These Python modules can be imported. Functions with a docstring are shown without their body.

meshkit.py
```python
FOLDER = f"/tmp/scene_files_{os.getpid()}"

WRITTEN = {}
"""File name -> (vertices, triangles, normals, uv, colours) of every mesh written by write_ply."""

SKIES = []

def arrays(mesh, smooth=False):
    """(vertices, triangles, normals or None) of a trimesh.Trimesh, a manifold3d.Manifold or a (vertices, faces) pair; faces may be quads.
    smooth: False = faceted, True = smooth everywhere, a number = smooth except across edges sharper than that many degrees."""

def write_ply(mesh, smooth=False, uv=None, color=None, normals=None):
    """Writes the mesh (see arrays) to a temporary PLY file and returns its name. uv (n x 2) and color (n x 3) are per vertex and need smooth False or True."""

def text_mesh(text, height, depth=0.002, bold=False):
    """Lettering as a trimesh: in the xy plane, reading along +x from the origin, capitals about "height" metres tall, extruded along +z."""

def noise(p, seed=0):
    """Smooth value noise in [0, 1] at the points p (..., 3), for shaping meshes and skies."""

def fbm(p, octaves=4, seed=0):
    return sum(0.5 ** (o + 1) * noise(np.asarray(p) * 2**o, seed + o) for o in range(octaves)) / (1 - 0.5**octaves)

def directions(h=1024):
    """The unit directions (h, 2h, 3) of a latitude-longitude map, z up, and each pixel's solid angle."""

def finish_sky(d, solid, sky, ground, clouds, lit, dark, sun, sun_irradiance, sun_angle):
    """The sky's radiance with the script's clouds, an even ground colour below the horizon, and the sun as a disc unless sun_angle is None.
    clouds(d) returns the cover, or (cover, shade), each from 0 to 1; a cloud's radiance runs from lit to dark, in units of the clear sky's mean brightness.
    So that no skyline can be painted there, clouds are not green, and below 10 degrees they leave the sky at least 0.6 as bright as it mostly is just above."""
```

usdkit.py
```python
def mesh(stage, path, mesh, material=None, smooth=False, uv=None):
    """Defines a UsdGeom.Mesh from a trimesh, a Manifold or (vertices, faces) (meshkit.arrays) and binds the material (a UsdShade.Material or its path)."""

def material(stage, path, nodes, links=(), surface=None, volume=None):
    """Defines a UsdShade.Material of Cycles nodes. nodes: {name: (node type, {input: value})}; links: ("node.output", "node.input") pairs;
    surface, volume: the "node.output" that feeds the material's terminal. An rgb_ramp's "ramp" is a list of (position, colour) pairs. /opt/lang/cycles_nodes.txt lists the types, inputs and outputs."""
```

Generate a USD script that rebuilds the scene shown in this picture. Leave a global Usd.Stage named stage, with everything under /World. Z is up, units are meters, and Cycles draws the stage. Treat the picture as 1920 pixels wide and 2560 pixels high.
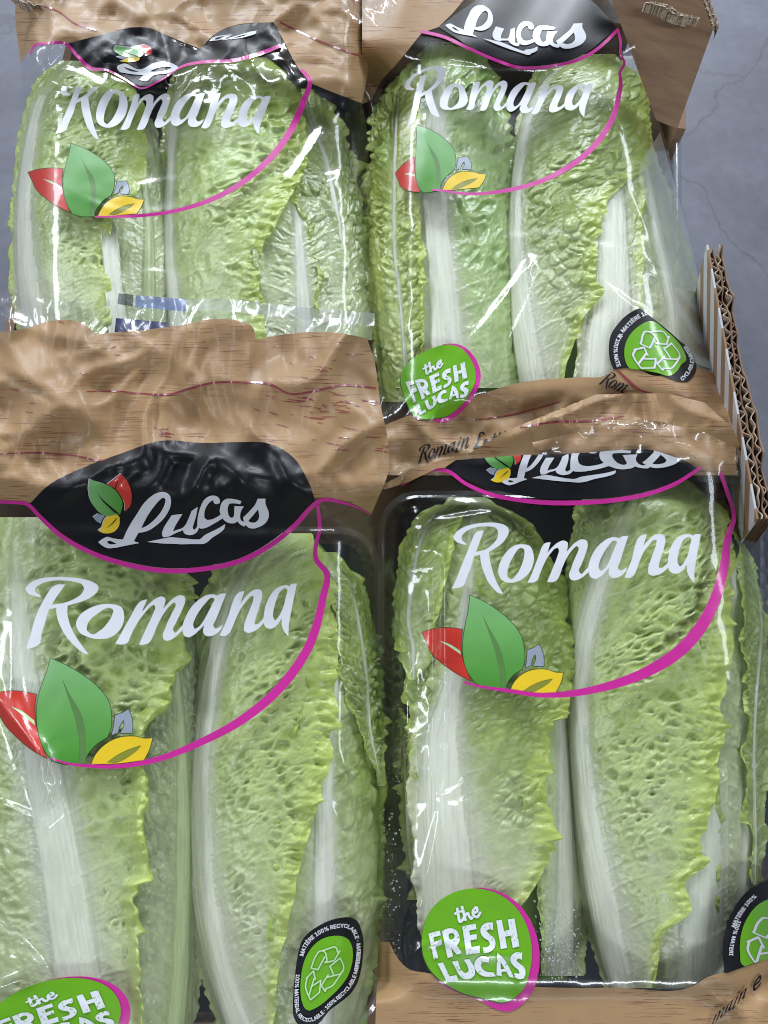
import math, glob, numpy as np, shapely, usdkit, meshkit
from shapely.geometry import Polygon, LineString, Point, MultiPolygon
from shapely.ops import unary_union
from shapely import affinity
from scipy.spatial import Delaunay, cKDTree
from scipy.interpolate import PchipInterpolator, RBFInterpolator, RegularGridInterpolator
from scipy.ndimage import gaussian_filter
from pxr import Usd, UsdGeom, UsdLux, UsdShade, Gf, Sdf, Vt

stage = Usd.Stage.CreateInMemory()
UsdGeom.SetStageUpAxis(stage, UsdGeom.Tokens.z)
UsdGeom.SetStageMetersPerUnit(stage, 1.0)
UsdGeom.Xform.Define(stage, '/World')
UsdGeom.Scope.Define(stage, '/World/Looks')

# ------------------------------------------------------------------ camera
PITCH = math.radians(70)
F = 1777.0
DIST = 0.375
FW = np.array([0, math.cos(PITCH), -math.sin(PITCH)])
UP = np.array([0, math.sin(PITCH), math.cos(PITCH)])
RT = np.array([1.0, 0, 0])
CAM = np.array([0, 0, 0.095]) - DIST * FW
cam = UsdGeom.Camera.Define(stage, '/World/camera')
cam.CreateHorizontalApertureAttr(24.0)
cam.CreateVerticalApertureAttr(32.0)
cam.CreateFocalLengthAttr(F / 1920 * 24)
cam.CreateClippingRangeAttr(Gf.Vec2f(0.01, 100))
cam.CreateExposureAttr(-0.04)
m = np.eye(4); m[0, :3] = RT; m[1, :3] = UP; m[2, :3] = -FW; m[3, :3] = CAM
cam.AddTransformOp().Set(Gf.Matrix4d(m.tolist()))

# ------------------------------------------------------------------ light: cool tube lamps of a store room, plus added low and rear lamps
def mat(name, nodes, links=(), surface='p.BSDF', volume=None):
    return usdkit.material(stage, '/World/Looks/' + name, nodes, links, surface, volume)

dome = UsdLux.DomeLight.Define(stage, '/World/room_ambient')
dm = mat('room_ambient', {'b': ('background_shader', {'color': (0.80, 0.88, 1.0), 'strength': 0.115})}, surface='b.background')
UsdShade.MaterialBindingAPI.Apply(dome.GetPrim()).Bind(dm)

def lamp(name, loc, size, power, color=(0.86, 0.92, 1.0), aim=(0, 0, 0.08)):
    l = UsdLux.RectLight.Define(stage, '/World/' + name)
    l.CreateWidthAttr(size[0]); l.CreateHeightAttr(size[1])
    l.CreateIntensityAttr(power); l.CreateColorAttr(Gf.Vec3f(*color))
    loc = np.array(loc, float); z = loc - np.array(aim, float); z /= np.linalg.norm(z)
    x = np.cross([0, 1, 0.001], z); x /= np.linalg.norm(x); y = np.cross(z, x)
    mm = np.eye(4); mm[0, :3] = x; mm[1, :3] = y; mm[2, :3] = z; mm[3, :3] = loc
    l.AddTransformOp().Set(Gf.Matrix4d(mm.tolist()))
    return l
lamp('room_lamp', (0.75, 2.9, 1.32), (1.3, 0.52), 34)  # added low and close so brightness falls off toward the front
lamp('room_lamp_001', (-1.0, 2.9, 1.35), (1.3, 0.52), 24)  # second low lamp, set well below ceiling height for the same falloff
for k, (x, y, w) in enumerate([(-2.9, 0.1, 12), (-2.9, 2.2, 11), (-2.9, 4.2, 11), (3.1, 0.9, 8), (3.1, 2.7, 8), (3.1, 4.4, 8)]):
    lamp(f'room_lamp_{k + 2:03d}', (x, y, 2.1), (0.50, 1.25), w * 1.5)
lamp('room_lamp_008', (0.9, -2.4, 2.6), (2.0, 0.35), 24)  # added high behind the camera for general brightness

# ------------------------------------------------------------------ helpers
def ray(px, py):
    px = np.asarray(px, float); py = np.asarray(py, float)
    return FW + ((px - 960) / F)[..., None] * RT + ((1280 - py) / F)[..., None] * UP
def at(px, py, z):
    """point of the world seen at a place of the picture and standing at height z"""
    r = ray(px, py)
    k = (np.asarray(z, float) - CAM[2]) / r[..., 2]
    return CAM + k[..., None] * r
PPM = F / DIST                       # picture units per metre near the packs
used = {}
def numbered(path):
    k = used.get(path, -1) + 1; used[path] = k
    return path if k == 0 else f'{path}_{k:03d}'
def thing(name, label, cat, base=(0, 0, 0), group=None, kind=None):
    x = UsdGeom.Xform.Define(stage, numbered('/World/' + name))
    x.AddTranslateOp().Set(Gf.Vec3d(*map(float, base)))
    p = x.GetPrim(); key(p, label, cat, group, kind)
    return (str(p.GetPath()), np.array(base, float))
def key(p, label=None, cat=None, group=None, kind=None):
    for k, v in (('label', label), ('category', cat), ('group', group), ('kind', kind)):
        if v: p.SetCustomDataByKey(k, v)
def part(parent, name, v, f, material, smooth=True, uv=None, normals=None, col=None, label=None, kind=None):
    path = numbered(parent[0] + '/' + name)
    v = np.asarray(v) - parent[1]
    ms = usdkit.mesh(stage, path, (v, f), material, smooth=False if normals is not None else smooth, uv=uv)
    if normals is not None:
        ms.CreateNormalsAttr(Vt.Vec3fArray.FromNumpy(normals.astype(np.float32))); ms.SetNormalsInterpolation('vertex')
    if col is not None:
        UsdGeom.PrimvarsAPI(ms).CreatePrimvar('Cd', Sdf.ValueTypeNames.Color3fArray, 'vertex').Set(Vt.Vec3fArray.FromNumpy(col.astype(np.float32)))
    key(ms.GetPrim(), label, None, None, kind)
    return (path, parent[1])

def sp(s, n=7, sx=1.0, ox=0.0, oy=0.0, closed=True):
    """'x,y x,y* ...' -> smooth outline; * marks a corner. Scaled by 1/sx and moved to ox, oy"""
    pts = []; cor = []
    for w in s.split():
        c = w.endswith('*'); x, y = w.rstrip('*').split(',')
        pts.append((float(x) / sx + ox, float(y) / sx + oy)); cor.append(c)
    return smooth_path(np.array(pts), cor, n, closed)
def smooth_path(p, cor, n=7, closed=True):
    N = len(p); out = []
    for i in range(N if closed else N - 1):
        a, b = p[i], p[(i + 1) % N]
        pre = p[(i - 1) % N] if (closed or i > 0) else a
        nxt = p[(i + 2) % N] if (closed or i + 2 < N) else b
        L = np.linalg.norm(b - a)
        def tan(q0, q1, q2, c, first):
            if c: return (b - a)
            d0 = max(np.linalg.norm(q1 - q0), 1e-6); d1 = max(np.linalg.norm(q2 - q1), 1e-6)
            t = ((q1 - q0) / d0 * d1 + (q2 - q1) / d1 * d0) / (d0 + d1)
            return t * L
        m0 = tan(pre, a, b, cor[i], True); m1 = tan(a, b, nxt, cor[(i + 1) % N], False)
        t = np.linspace(0, 1, n, endpoint=False)[:, None]
        out.append((2*t**3 - 3*t**2 + 1) * a + (t**3 - 2*t**2 + t) * m0 + (-2*t**3 + 3*t**2) * b + (t**3 - t**2) * m1)
    if not closed: out.append(p[-1:])
    return np.concatenate(out)
def poly(s, **k):
    return Polygon(sp(s, **k)).buffer(0)
def ribbon(pw, n=8):
    """centre line with a width at each point -> polygon"""
    a = np.array(pw, float); a[:, 2] *= 0.92; q = smooth_path(a, [False] * len(a), n, False)
    d = np.gradient(q[:, :2], axis=0); d /= np.maximum(np.linalg.norm(d, axis=1, keepdims=True), 1e-9)
    nrm = np.stack([-d[:, 1], d[:, 0]], 1); h = q[:, 2:3] / 2
    segs = [Polygon([q[i, :2] + nrm[i] * h[i], q[i + 1, :2] + nrm[i + 1] * h[i + 1], q[i + 1, :2] - nrm[i + 1] * h[i + 1], q[i, :2] - nrm[i] * h[i]]).buffer(0.3) for i in range(len(q) - 1)]
    return unary_union(segs)
def geoms(g):
    if g.is_empty: return []
    return [q for q in getattr(g, 'geoms', [g]) if q.geom_type == 'Polygon' and q.area > 0.5]
def warp(src, dst, smoothing=0.0):
    src, dst = np.array(src, float), np.array(dst, float)
    if len(src) < 4 or smoothing == 'affine':
        A = np.hstack([src, np.ones((len(src), 1))]); M = np.linalg.lstsq(A, dst, rcond=None)[0]
        return lambda p: np.hstack([p, np.ones((len(p), 1))]) @ M
    c = src.mean(0); s = np.abs(src - c).max()
    r = RBFInterpolator((src - c) / s, dst, kernel='thin_plate_spline', smoothing=smoothing)
    return lambda p: r((np.asarray(p) - c) / s)
def wpoly(g, w):
    g = shapely.segmentize(g, 6.0)
    return shapely.transform(g, w).buffer(0)
def triangulate(g, step):
    """triangles filling a polygon: edge points every few units, grid points inside"""
    V = []; T = []; n0 = 0
    for q in geoms(g):
        q = shapely.segmentize(q.simplify(0.12), step * 0.8)
        b = np.concatenate([np.array(r.coords)[:-1] for r in [q.exterior, *q.interiors]])
        x0, y0, x1, y1 = q.bounds
        gx, gy = np.meshgrid(np.arange(x0 + step * .37, x1, step), np.arange(y0 + step * .37, y1, step))
        gp = np.stack([gx.ravel(), gy.ravel()], 1)
        inner = q.buffer(-step * 0.45)
        gp = gp[shapely.contains_xy(inner, gp[:, 0], gp[:, 1])] if not inner.is_empty and len(gp) else gp[:0]
        p = np.concatenate([b, gp])
        p = np.unique(np.round(p, 3), axis=0)
        if len(p) < 3: continue
        d = Delaunay(p).simplices
        c = p[d].mean(1)
        d = d[shapely.contains_xy(q, c[:, 0], c[:, 1])]
        e1 = p[d[:, 1]] - p[d[:, 0]]; e2 = p[d[:, 2]] - p[d[:, 0]]
        cr = e1[:, 0] * e2[:, 1] - e1[:, 1] * e2[:, 0]
        d = d[np.abs(cr) > 1e-4]; cr = cr[np.abs(cr) > 1e-4]
        d[cr > 0] = d[cr > 0][:, ::-1]          # picture y runs down: keep normals up
        u, inv = np.unique(d, return_inverse=True)
        if not len(u): continue
        p, d = p[u], inv.reshape(-1, 3)
        V.append(p); T.append(d + n0); n0 += len(p)
    if not V: return np.zeros((0, 2)), np.zeros((0, 3), int)
    return np.concatenate(V), np.concatenate(T)
def sheet(parent, name, g, zf, material, off=0.0, step=9.0, **k):
    p, t = triangulate(g, step)
    if not len(t): return None
    v = at(p[:, 0], p[:, 1], zf(p) + off)
    return part(parent, name, v, t, material, smooth=True, uv=p / 1000.0, **k)

# ------------------------------------------------------------------ materials
def vmix(name, base, rough, spec=0.5, **kw):
    return mat(name, {'p': ('principled_bsdf', {'base_color': base, 'roughness': rough, 'specular_ior_level': spec, **kw})})
def film_mat(name, haze, gloss, rough, tint=(0.98, 0.985, 0.99), bump=0.035):
    """thin clear plastic: clear, a little milky, and shiny by the Schlick curve on both faces"""
    return mat(name, {
        't': ('transparent_bsdf', {'color': tint}), 'g1': ('glossy_bsdf', {'color': (1, 1, 1), 'roughness': rough}), 'g2': ('glossy_bsdf', {'color': (1, 1, 1), 'roughness': 0.24}), 'g': ('mix_closure', {'fac': 0.40}),
        'd': ('diffuse_bsdf', {'color': (0.82, 0.86, 0.88)}), 'dt': ('translucent_bsdf', {'color': (0.82, 0.86, 0.88)}), 'dd': ('mix_closure', {'fac': 0.5}),
        'tc': ('texture_coordinate', {}), 'n': ('noise_texture', {'scale': 55.0, 'detail': 3.0}), 'b': ('bump', {'strength': bump, 'distance': 0.004}),
        'lw': ('layer_weight', {'blend': 0.5}), 'pw': ('math', {'math_type': 'power', 'value2': 5.0}), 'mu': ('math', {'math_type': 'multiply_add', 'value2': 0.85 * gloss, 'value3': 0.055 * gloss, 'use_clamp': True}),
        'm1': ('mix_closure', {'fac': haze}), 'm2': ('mix_closure', {})},
        [('tc.object', 'n.vector'), ('n.fac', 'b.height'), ('b.normal', 'g1.normal'), ('b.normal', 'g2.normal'), ('g1.BSDF', 'g.closure1'), ('g2.BSDF', 'g.closure2'), ('lw.facing', 'pw.value1'), ('pw.value', 'mu.value1'), ('d.BSDF', 'dd.closure1'), ('dt.BSDF', 'dd.closure2'), ('t.BSDF', 'm1.closure1'), ('dd.closure', 'm1.closure2'),
         ('m1.closure', 'm2.closure1'), ('g.closure', 'm2.closure2'), ('mu.value', 'm2.fac')], surface='m2.closure')
FILM = film_mat('clear_film', 0.005, 1.0, 0.06)
FILM2 = film_mat('glare_haze_film', 0.014, 1.0, 0.07)  # extra haze stands in for broad light reflected by the front left film
TRAYM = film_mat('clear_tray', 0.02, 1.3, 0.06, (0.88, 0.92, 0.95), 0.05)
RIM = film_mat('film_rim', 0.14, 1.5, 0.1)
FILM3 = film_mat('gathered_film', 0.26, 1.4, 0.12)
INK = dict(coat_weight=0.6, coat_roughness=0.08)
M_WHITE = vmix('white_ink', (0.71, 0.725, 0.775), 0.35, alpha=0.95, **INK)
M_BLACK = vmix('black_ink', (0.006, 0.006, 0.009), 0.42, 0.3, coat_weight=0.06, coat_roughness=0.15)
M_MAG = vmix('magenta_ink', (0.55, 0.020, 0.28), 0.35, **INK)
M_RED = vmix('red_ink', (0.55, 0.035, 0.022), 0.35, **INK)
M_YEL = vmix('yellow_ink', (0.80, 0.55, 0.02), 0.35, **INK)
M_BLUE = vmix('blue_ink', (0.28, 0.325, 0.39), 0.35, **INK)
M_DKG = vmix('dark_green_ink', (0.03, 0.07, 0.02), 0.4, **INK)
M_LIME = vmix('lime_ink', (0.14, 0.40, 0.012), 0.3, **INK)
M_OLIVE = vmix('olive_ink', (0.24, 0.25, 0.03), 0.35, **INK)
M_VEIN = vmix('leaf_vein_ink', (0.10, 0.22, 0.06), 0.35, **INK)
M_PALE = vmix('pale_green_ink', (0.50, 0.72, 0.40), 0.4, **INK)
M_TAG = vmix('blue_print', (0.14, 0.20, 0.42), 0.35, alpha=0.8, **INK)
M_CRIM = vmix('crimson_ink', (0.25, 0.028, 0.045), 0.4, **INK)
M_GREEN = mat('green_leaf_ink', {'tc': ('texture_coordinate', {}), 's': ('separate_xyz', {}), 'r': ('rgb_ramp', {'ramp': [(0, (0.20, 0.44, 0.17)), (0.45, (0.13, 0.36, 0.09)), (1, (0.06, 0.26, 0.022))]}),
     'u': ('attribute', {'attribute': 'Cd'}), 'p': ('principled_bsdf', {'roughness': 0.35, **INK})}, [('u.fac', 'r.fac'), ('r.color', 'p.base_color')])
def speckled(name, base, other, sc=900, cut=(0.62, 0.66)):
    return mat(name, {'tc': ('texture_coordinate', {}), 'n': ('noise_texture', {'scale': sc, 'detail': 2.0}), 'r': ('rgb_ramp', {'ramp': [(cut[0], base), (cut[1], other)]}),
        'p': ('principled_bsdf', {'roughness': 0.4, **INK})}, [('tc.object', 'n.vector'), ('n.fac', 'r.fac'), ('r.color', 'p.base_color')])
M_STAMP = speckled('stamp_white_ink', (0.72, 0.76, 0.80), (0.20, 0.45, 0.08))
def kraft(name, base, dark, streak):
    return mat(name, {
        'uv': ('texture_coordinate', {}),
        'm1': ('mapping', {'scale': (11, 250, 1)}), 'n1': ('noise_texture', {'scale': 1.0, 'detail': 3.0, 'roughness': 0.6, 'distortion': 0.25}),
        'm2': ('mapping', {'scale': (4, 9, 1), 'location': (3, 7, 0)}), 'n2': ('noise_texture', {'scale': 1.0, 'detail': 2.0}),
        'n3': ('noise_texture', {'scale': 420.0, 'detail': 2.0}), 'n4': ('noise_texture', {'scale': 7.0, 'detail': 3.0}),
        'r1': ('rgb_ramp', {'ramp': [(0.575, (0, 0, 0)), (0.605, (1, 1, 1))]}), 'r2': ('rgb_ramp', {'ramp': [(0.42, (0, 0, 0)), (0.58, (1, 1, 1))]}),
        'x': ('mix', {'mix_type': 'multiply', 'fac': 1.0}), 'sep': ('math', {'math_type': 'multiply', 'value2': streak}),
        'g1': ('rgb_ramp', {'ramp': [(0.3, tuple(c * 0.90 for c in base)), (0.7, tuple(c * 1.1 for c in base))]}),
        'g2': ('mix', {'mix_type': 'multiply', 'fac': 0.5}), 'g3': ('rgb_ramp', {'ramp': [(0.3, (0.75, 0.75, 0.75)), (0.7, (1.15, 1.12, 1.1))]}),
        'c': ('mix', {'mix_type': 'mix', 'color2': dark}), 'p': ('principled_bsdf', {'roughness': 0.5, 'specular_ior_level': 0.28, 'coat_weight': 0.09, 'coat_roughness': 0.18})},
        [('uv.UV', 'm1.vector'), ('uv.UV', 'm2.vector'), ('m1.vector', 'n1.vector'), ('m2.vector', 'n2.vector'), ('uv.UV', 'n3.vector'), ('uv.UV', 'n4.vector'),
         ('n1.fac', 'r1.fac'), ('n2.fac', 'r2.fac'), ('r1.color', 'x.color1'), ('r2.color', 'x.color2'), ('x.color', 'sep.value1'), ('n3.fac', 'g1.fac'), ('n4.fac', 'g3.fac'),
         ('g1.color', 'g2.color1'), ('g3.color', 'g2.color2'), ('g2.color', 'c.color1'), ('sep.value', 'c.fac'), ('c.color', 'p.base_color')])
M_KRAFT = kraft('kraft_print', (0.365, 0.228, 0.112), (0.13, 0.022, 0.018), 0.7)
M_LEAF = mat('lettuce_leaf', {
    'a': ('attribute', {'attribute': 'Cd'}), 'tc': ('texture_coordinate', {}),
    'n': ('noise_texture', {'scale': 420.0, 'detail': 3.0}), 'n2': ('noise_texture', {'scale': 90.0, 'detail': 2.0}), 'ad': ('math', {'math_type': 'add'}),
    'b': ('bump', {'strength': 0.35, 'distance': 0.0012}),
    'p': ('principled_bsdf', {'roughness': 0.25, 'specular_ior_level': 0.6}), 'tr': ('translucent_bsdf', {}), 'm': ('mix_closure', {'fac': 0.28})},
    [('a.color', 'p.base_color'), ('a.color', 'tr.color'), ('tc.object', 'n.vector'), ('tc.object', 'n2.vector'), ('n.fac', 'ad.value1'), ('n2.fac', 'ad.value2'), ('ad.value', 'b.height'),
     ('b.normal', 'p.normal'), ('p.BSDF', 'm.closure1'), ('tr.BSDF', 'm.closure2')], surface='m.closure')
M_RIB = mat('lettuce_rib', {
    'a': ('attribute', {'attribute': 'Cd'}), 'tc': ('texture_coordinate', {}), 'mp': ('mapping', {'scale': (900, 60, 300)}),
    'n': ('noise_texture', {'scale': 1.0, 'detail': 3.0}), 'b': ('bump', {'strength': 0.4, 'distance': 0.001}),
    'p': ('principled_bsdf', {'roughness': 0.36, 'specular_ior_level': 0.5, 'subsurface_weight': 0.25, 'subsurface_scale': 0.004, 'subsurface_radius': (1.0, 1.0, 0.6)})},
    [('a.color', 'p.base_color'), ('tc.object', 'mp.vector'), ('mp.vector', 'n.vector'), ('n.fac', 'b.height'), ('b.normal', 'p.normal')])
M_CARD = mat('cardboard', {'tc': ('texture_coordinate', {}), 'mp': ('mapping', {'scale': (40, 40, 400)}), 'n': ('noise_texture', {'scale': 1.0, 'detail': 4.0}),
    'r': ('rgb_ramp', {'ramp': [(0.3, (0.22, 0.135, 0.085)), (0.7, (0.30, 0.19, 0.12))]}), 'p': ('principled_bsdf', {'roughness': 0.8, 'specular_ior_level': 0.2})},
    [('tc.object', 'mp.vector'), ('mp.vector', 'n.vector'), ('n.fac', 'r.fac'), ('r.color', 'p.base_color')])
M_FLUTE = mat('torn_cardboard', {'tc': ('texture_coordinate', {}), 'n': ('noise_texture', {'scale': 500.0, 'detail': 4.0}),
    'r': ('rgb_ramp', {'ramp': [(0.3, (0.42, 0.33, 0.25)), (0.7, (0.62, 0.52, 0.42))]}), 'b': ('bump', {'strength': 0.6, 'distance': 0.002}), 'p': ('principled_bsdf', {'roughness': 0.9, 'specular_ior_level': 0.1})},
    [('tc.object', 'n.vector'), ('n.fac', 'r.fac'), ('r.color', 'p.base_color'), ('n.fac', 'b.height'), ('b.normal', 'p.normal')])
M_DARK = vmix('shade_tray_floor', (0.018, 0.020, 0.028), 0.35)  # near-black stands in for shade seen through the clear tray

# ------------------------------------------------------------------ floor
def floor():
    n = mat('concrete', {
        'g': ('geometry', {}), 'n1': ('noise_texture', {'scale': 5.0, 'detail': 6.0, 'roughness': 0.6}), 'n2': ('noise_texture', {'scale': 60.0, 'detail': 4.0}),
        'r1': ('rgb_ramp', {'ramp': [(0.35, (0.088, 0.092, 0.118)), (0.65, (0.128, 0.133, 0.163))]}), 'r2': ('rgb_ramp', {'ramp': [(0.3, (0.9, 0.9, 0.9)), (0.7, (1.06, 1.06, 1.06))]}),
        'nw': ('noise_texture', {'scale': 6.0, 'detail': 4.0}), 'mx': ('mix', {'mix_type': 'linear_light', 'fac': 0.10}),
        'v': ('voronoi_texture', {'feature': 'distance_to_edge', 'scale': 1.7}), 'rv': ('rgb_ramp', {'ramp': [(0.0, (0.72, 0.7, 0.7)), (0.005, (1, 1, 1))]}),
        'x': ('mix', {'mix_type': 'multiply', 'fac': 1.0}), 'y': ('mix', {'mix_type': 'multiply', 'fac': 1.0}), 'p': ('principled_bsdf', {'roughness': 0.55, 'specular_ior_level': 0.3})},
        [('g.position', 'n1.vector'), ('g.position', 'n2.vector'), ('g.position', 'nw.vector'), ('g.position', 'mx.color1'), ('nw.color', 'mx.color2'), ('mx.color', 'v.vector'), ('v.distance', 'rv.fac'),
         ('n1.fac', 'r1.fac'), ('n2.fac', 'r2.fac'), ('r1.color', 'x.color1'), ('r2.color', 'x.color2'), ('x.color', 'y.color1'), ('rv.color', 'y.color2'), ('y.color', 'p.base_color')])
    z = -0.42
    v = np.array([[-4, -4, z], [4, -4, z], [4, 4, z], [-4, 4, z]]); f = np.array([[0, 1, 2], [0, 2, 3]])
    p = part(('/World', np.zeros(3)), 'floor', v, f, n, smooth=False)
    key(stage.GetPrimAtPath(p[0]), None, None, None, 'structure')
floor()

# ------------------------------------------------------------------ lettuce heads
RIBC = np.array([0.86, 0.88, 0.69]); PALE = np.array([0.68, 0.77, 0.42]); BLADE = np.array([0.40, 0.56, 0.085])
DARK = np.array([0.16, 0.30, 0.04]); YEL = np.array([0.60, 0.72, 0.14]); GREY = np.array([0.46, 0.56, 0.27]); WHT = np.array([0.80, 0.84, 0.64])
def sstep(a, b, x):
    t = np.clip((x - a) / (b - a), 0, 1); return t * t * (3 - 2 * t)
def curve(rows, col):
    r = np.array(rows, float); return PchipInterpolator(r[:, 0], r[:, col], extrapolate=True)
def n1(x, seed):
    x = np.asarray(x, float); return meshkit.noise(np.stack([x, np.full_like(x, seed * 7.3), np.full_like(x, 1.7)], -1), seed) * 2 - 1
def n2(x, y, seed, oct=3):
    return meshkit.fbm(np.stack([x, y, np.full_like(x, seed * 3.1)], -1), oct, seed) * 2 - 1
class Head:
    def __init__(s, rows, zc=0.045, k=0.98, rmax=0.042):
        s.rows = rows; r = np.array(rows, float)
        s.y0, s.y1 = r[0, 0], r[-1, 0]
        s.xl, s.xr = curve(rows, 1), curve(rows, 2); s.zc, s.k, s.rmax = zc, k, rmax
    def mid(s, y): return (s.xl(np.clip(y, s.y0, s.y1)) + s.xr(np.clip(y, s.y0, s.y1))) / 2
    def hw(s, y): return (s.xr(np.clip(y, s.y0, s.y1)) - s.xl(np.clip(y, s.y0, s.y1))) / 2
    def rz(s, y):
        h = s.hw(y) / PPM * s.k
        return s.rmax * np.tanh(h / s.rmax * 1.15)
    def theta(s, x, y):
        f = (x - s.mid(y)) / s.hw(y)
        return np.where(np.abs(f) <= 0.985, np.arcsin(np.clip(f, -.985, .985)), np.sign(f) * (1.397 + (np.abs(f) - 0.985) * 1.6))
    def top(s, x, y):
        f = (x - s.mid(y)) / s.hw(y)
        z = s.zc + s.rz(y) * np.sqrt(np.clip(1 - f * f, 0, 1))
        e = np.clip(np.minimum(y - s.y0, s.y1 - y) / 60 + 0.6, 0, 1)
        return np.where((np.abs(f) < 1) & (y > s.y0) & (y < s.y1), z * e, 0)
def head_core(parent, h, seed, col):
    nt, na = 60, 40
    y = np.linspace(h.y0 + 8, h.y1 - 4, nt)[:, None]; th = np.linspace(-math.pi, math.pi, na)[None, :]
    R = 0.86
    x = h.mid(y) + h.hw(y) * R * np.sin(th); z = h.zc + h.rz(y) * R * np.cos(th)
    yy = np.broadcast_to(y, x.shape)
    bu = n2(x / 40, yy / 90, seed) * 0.0025
    z = np.maximum(z + bu, 0.006)
    v = at(x, yy, z).reshape(-1, 3)
    i = (np.arange(nt - 1)[:, None] * na + np.arange(na - 1)[None]).reshape(-1)
    f = np.concatenate([np.stack([i, i + na, i + 1], 1), np.stack([i + 1, i + na, i + na + 1], 1)])
    c = np.tile(col, (len(v), 1)) * (0.85 + 0.3 * meshkit.noise(v * 120, seed))[:, None]
    part(parent, 'heart', v, f, M_LEAF, smooth=True, col=c)
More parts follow.
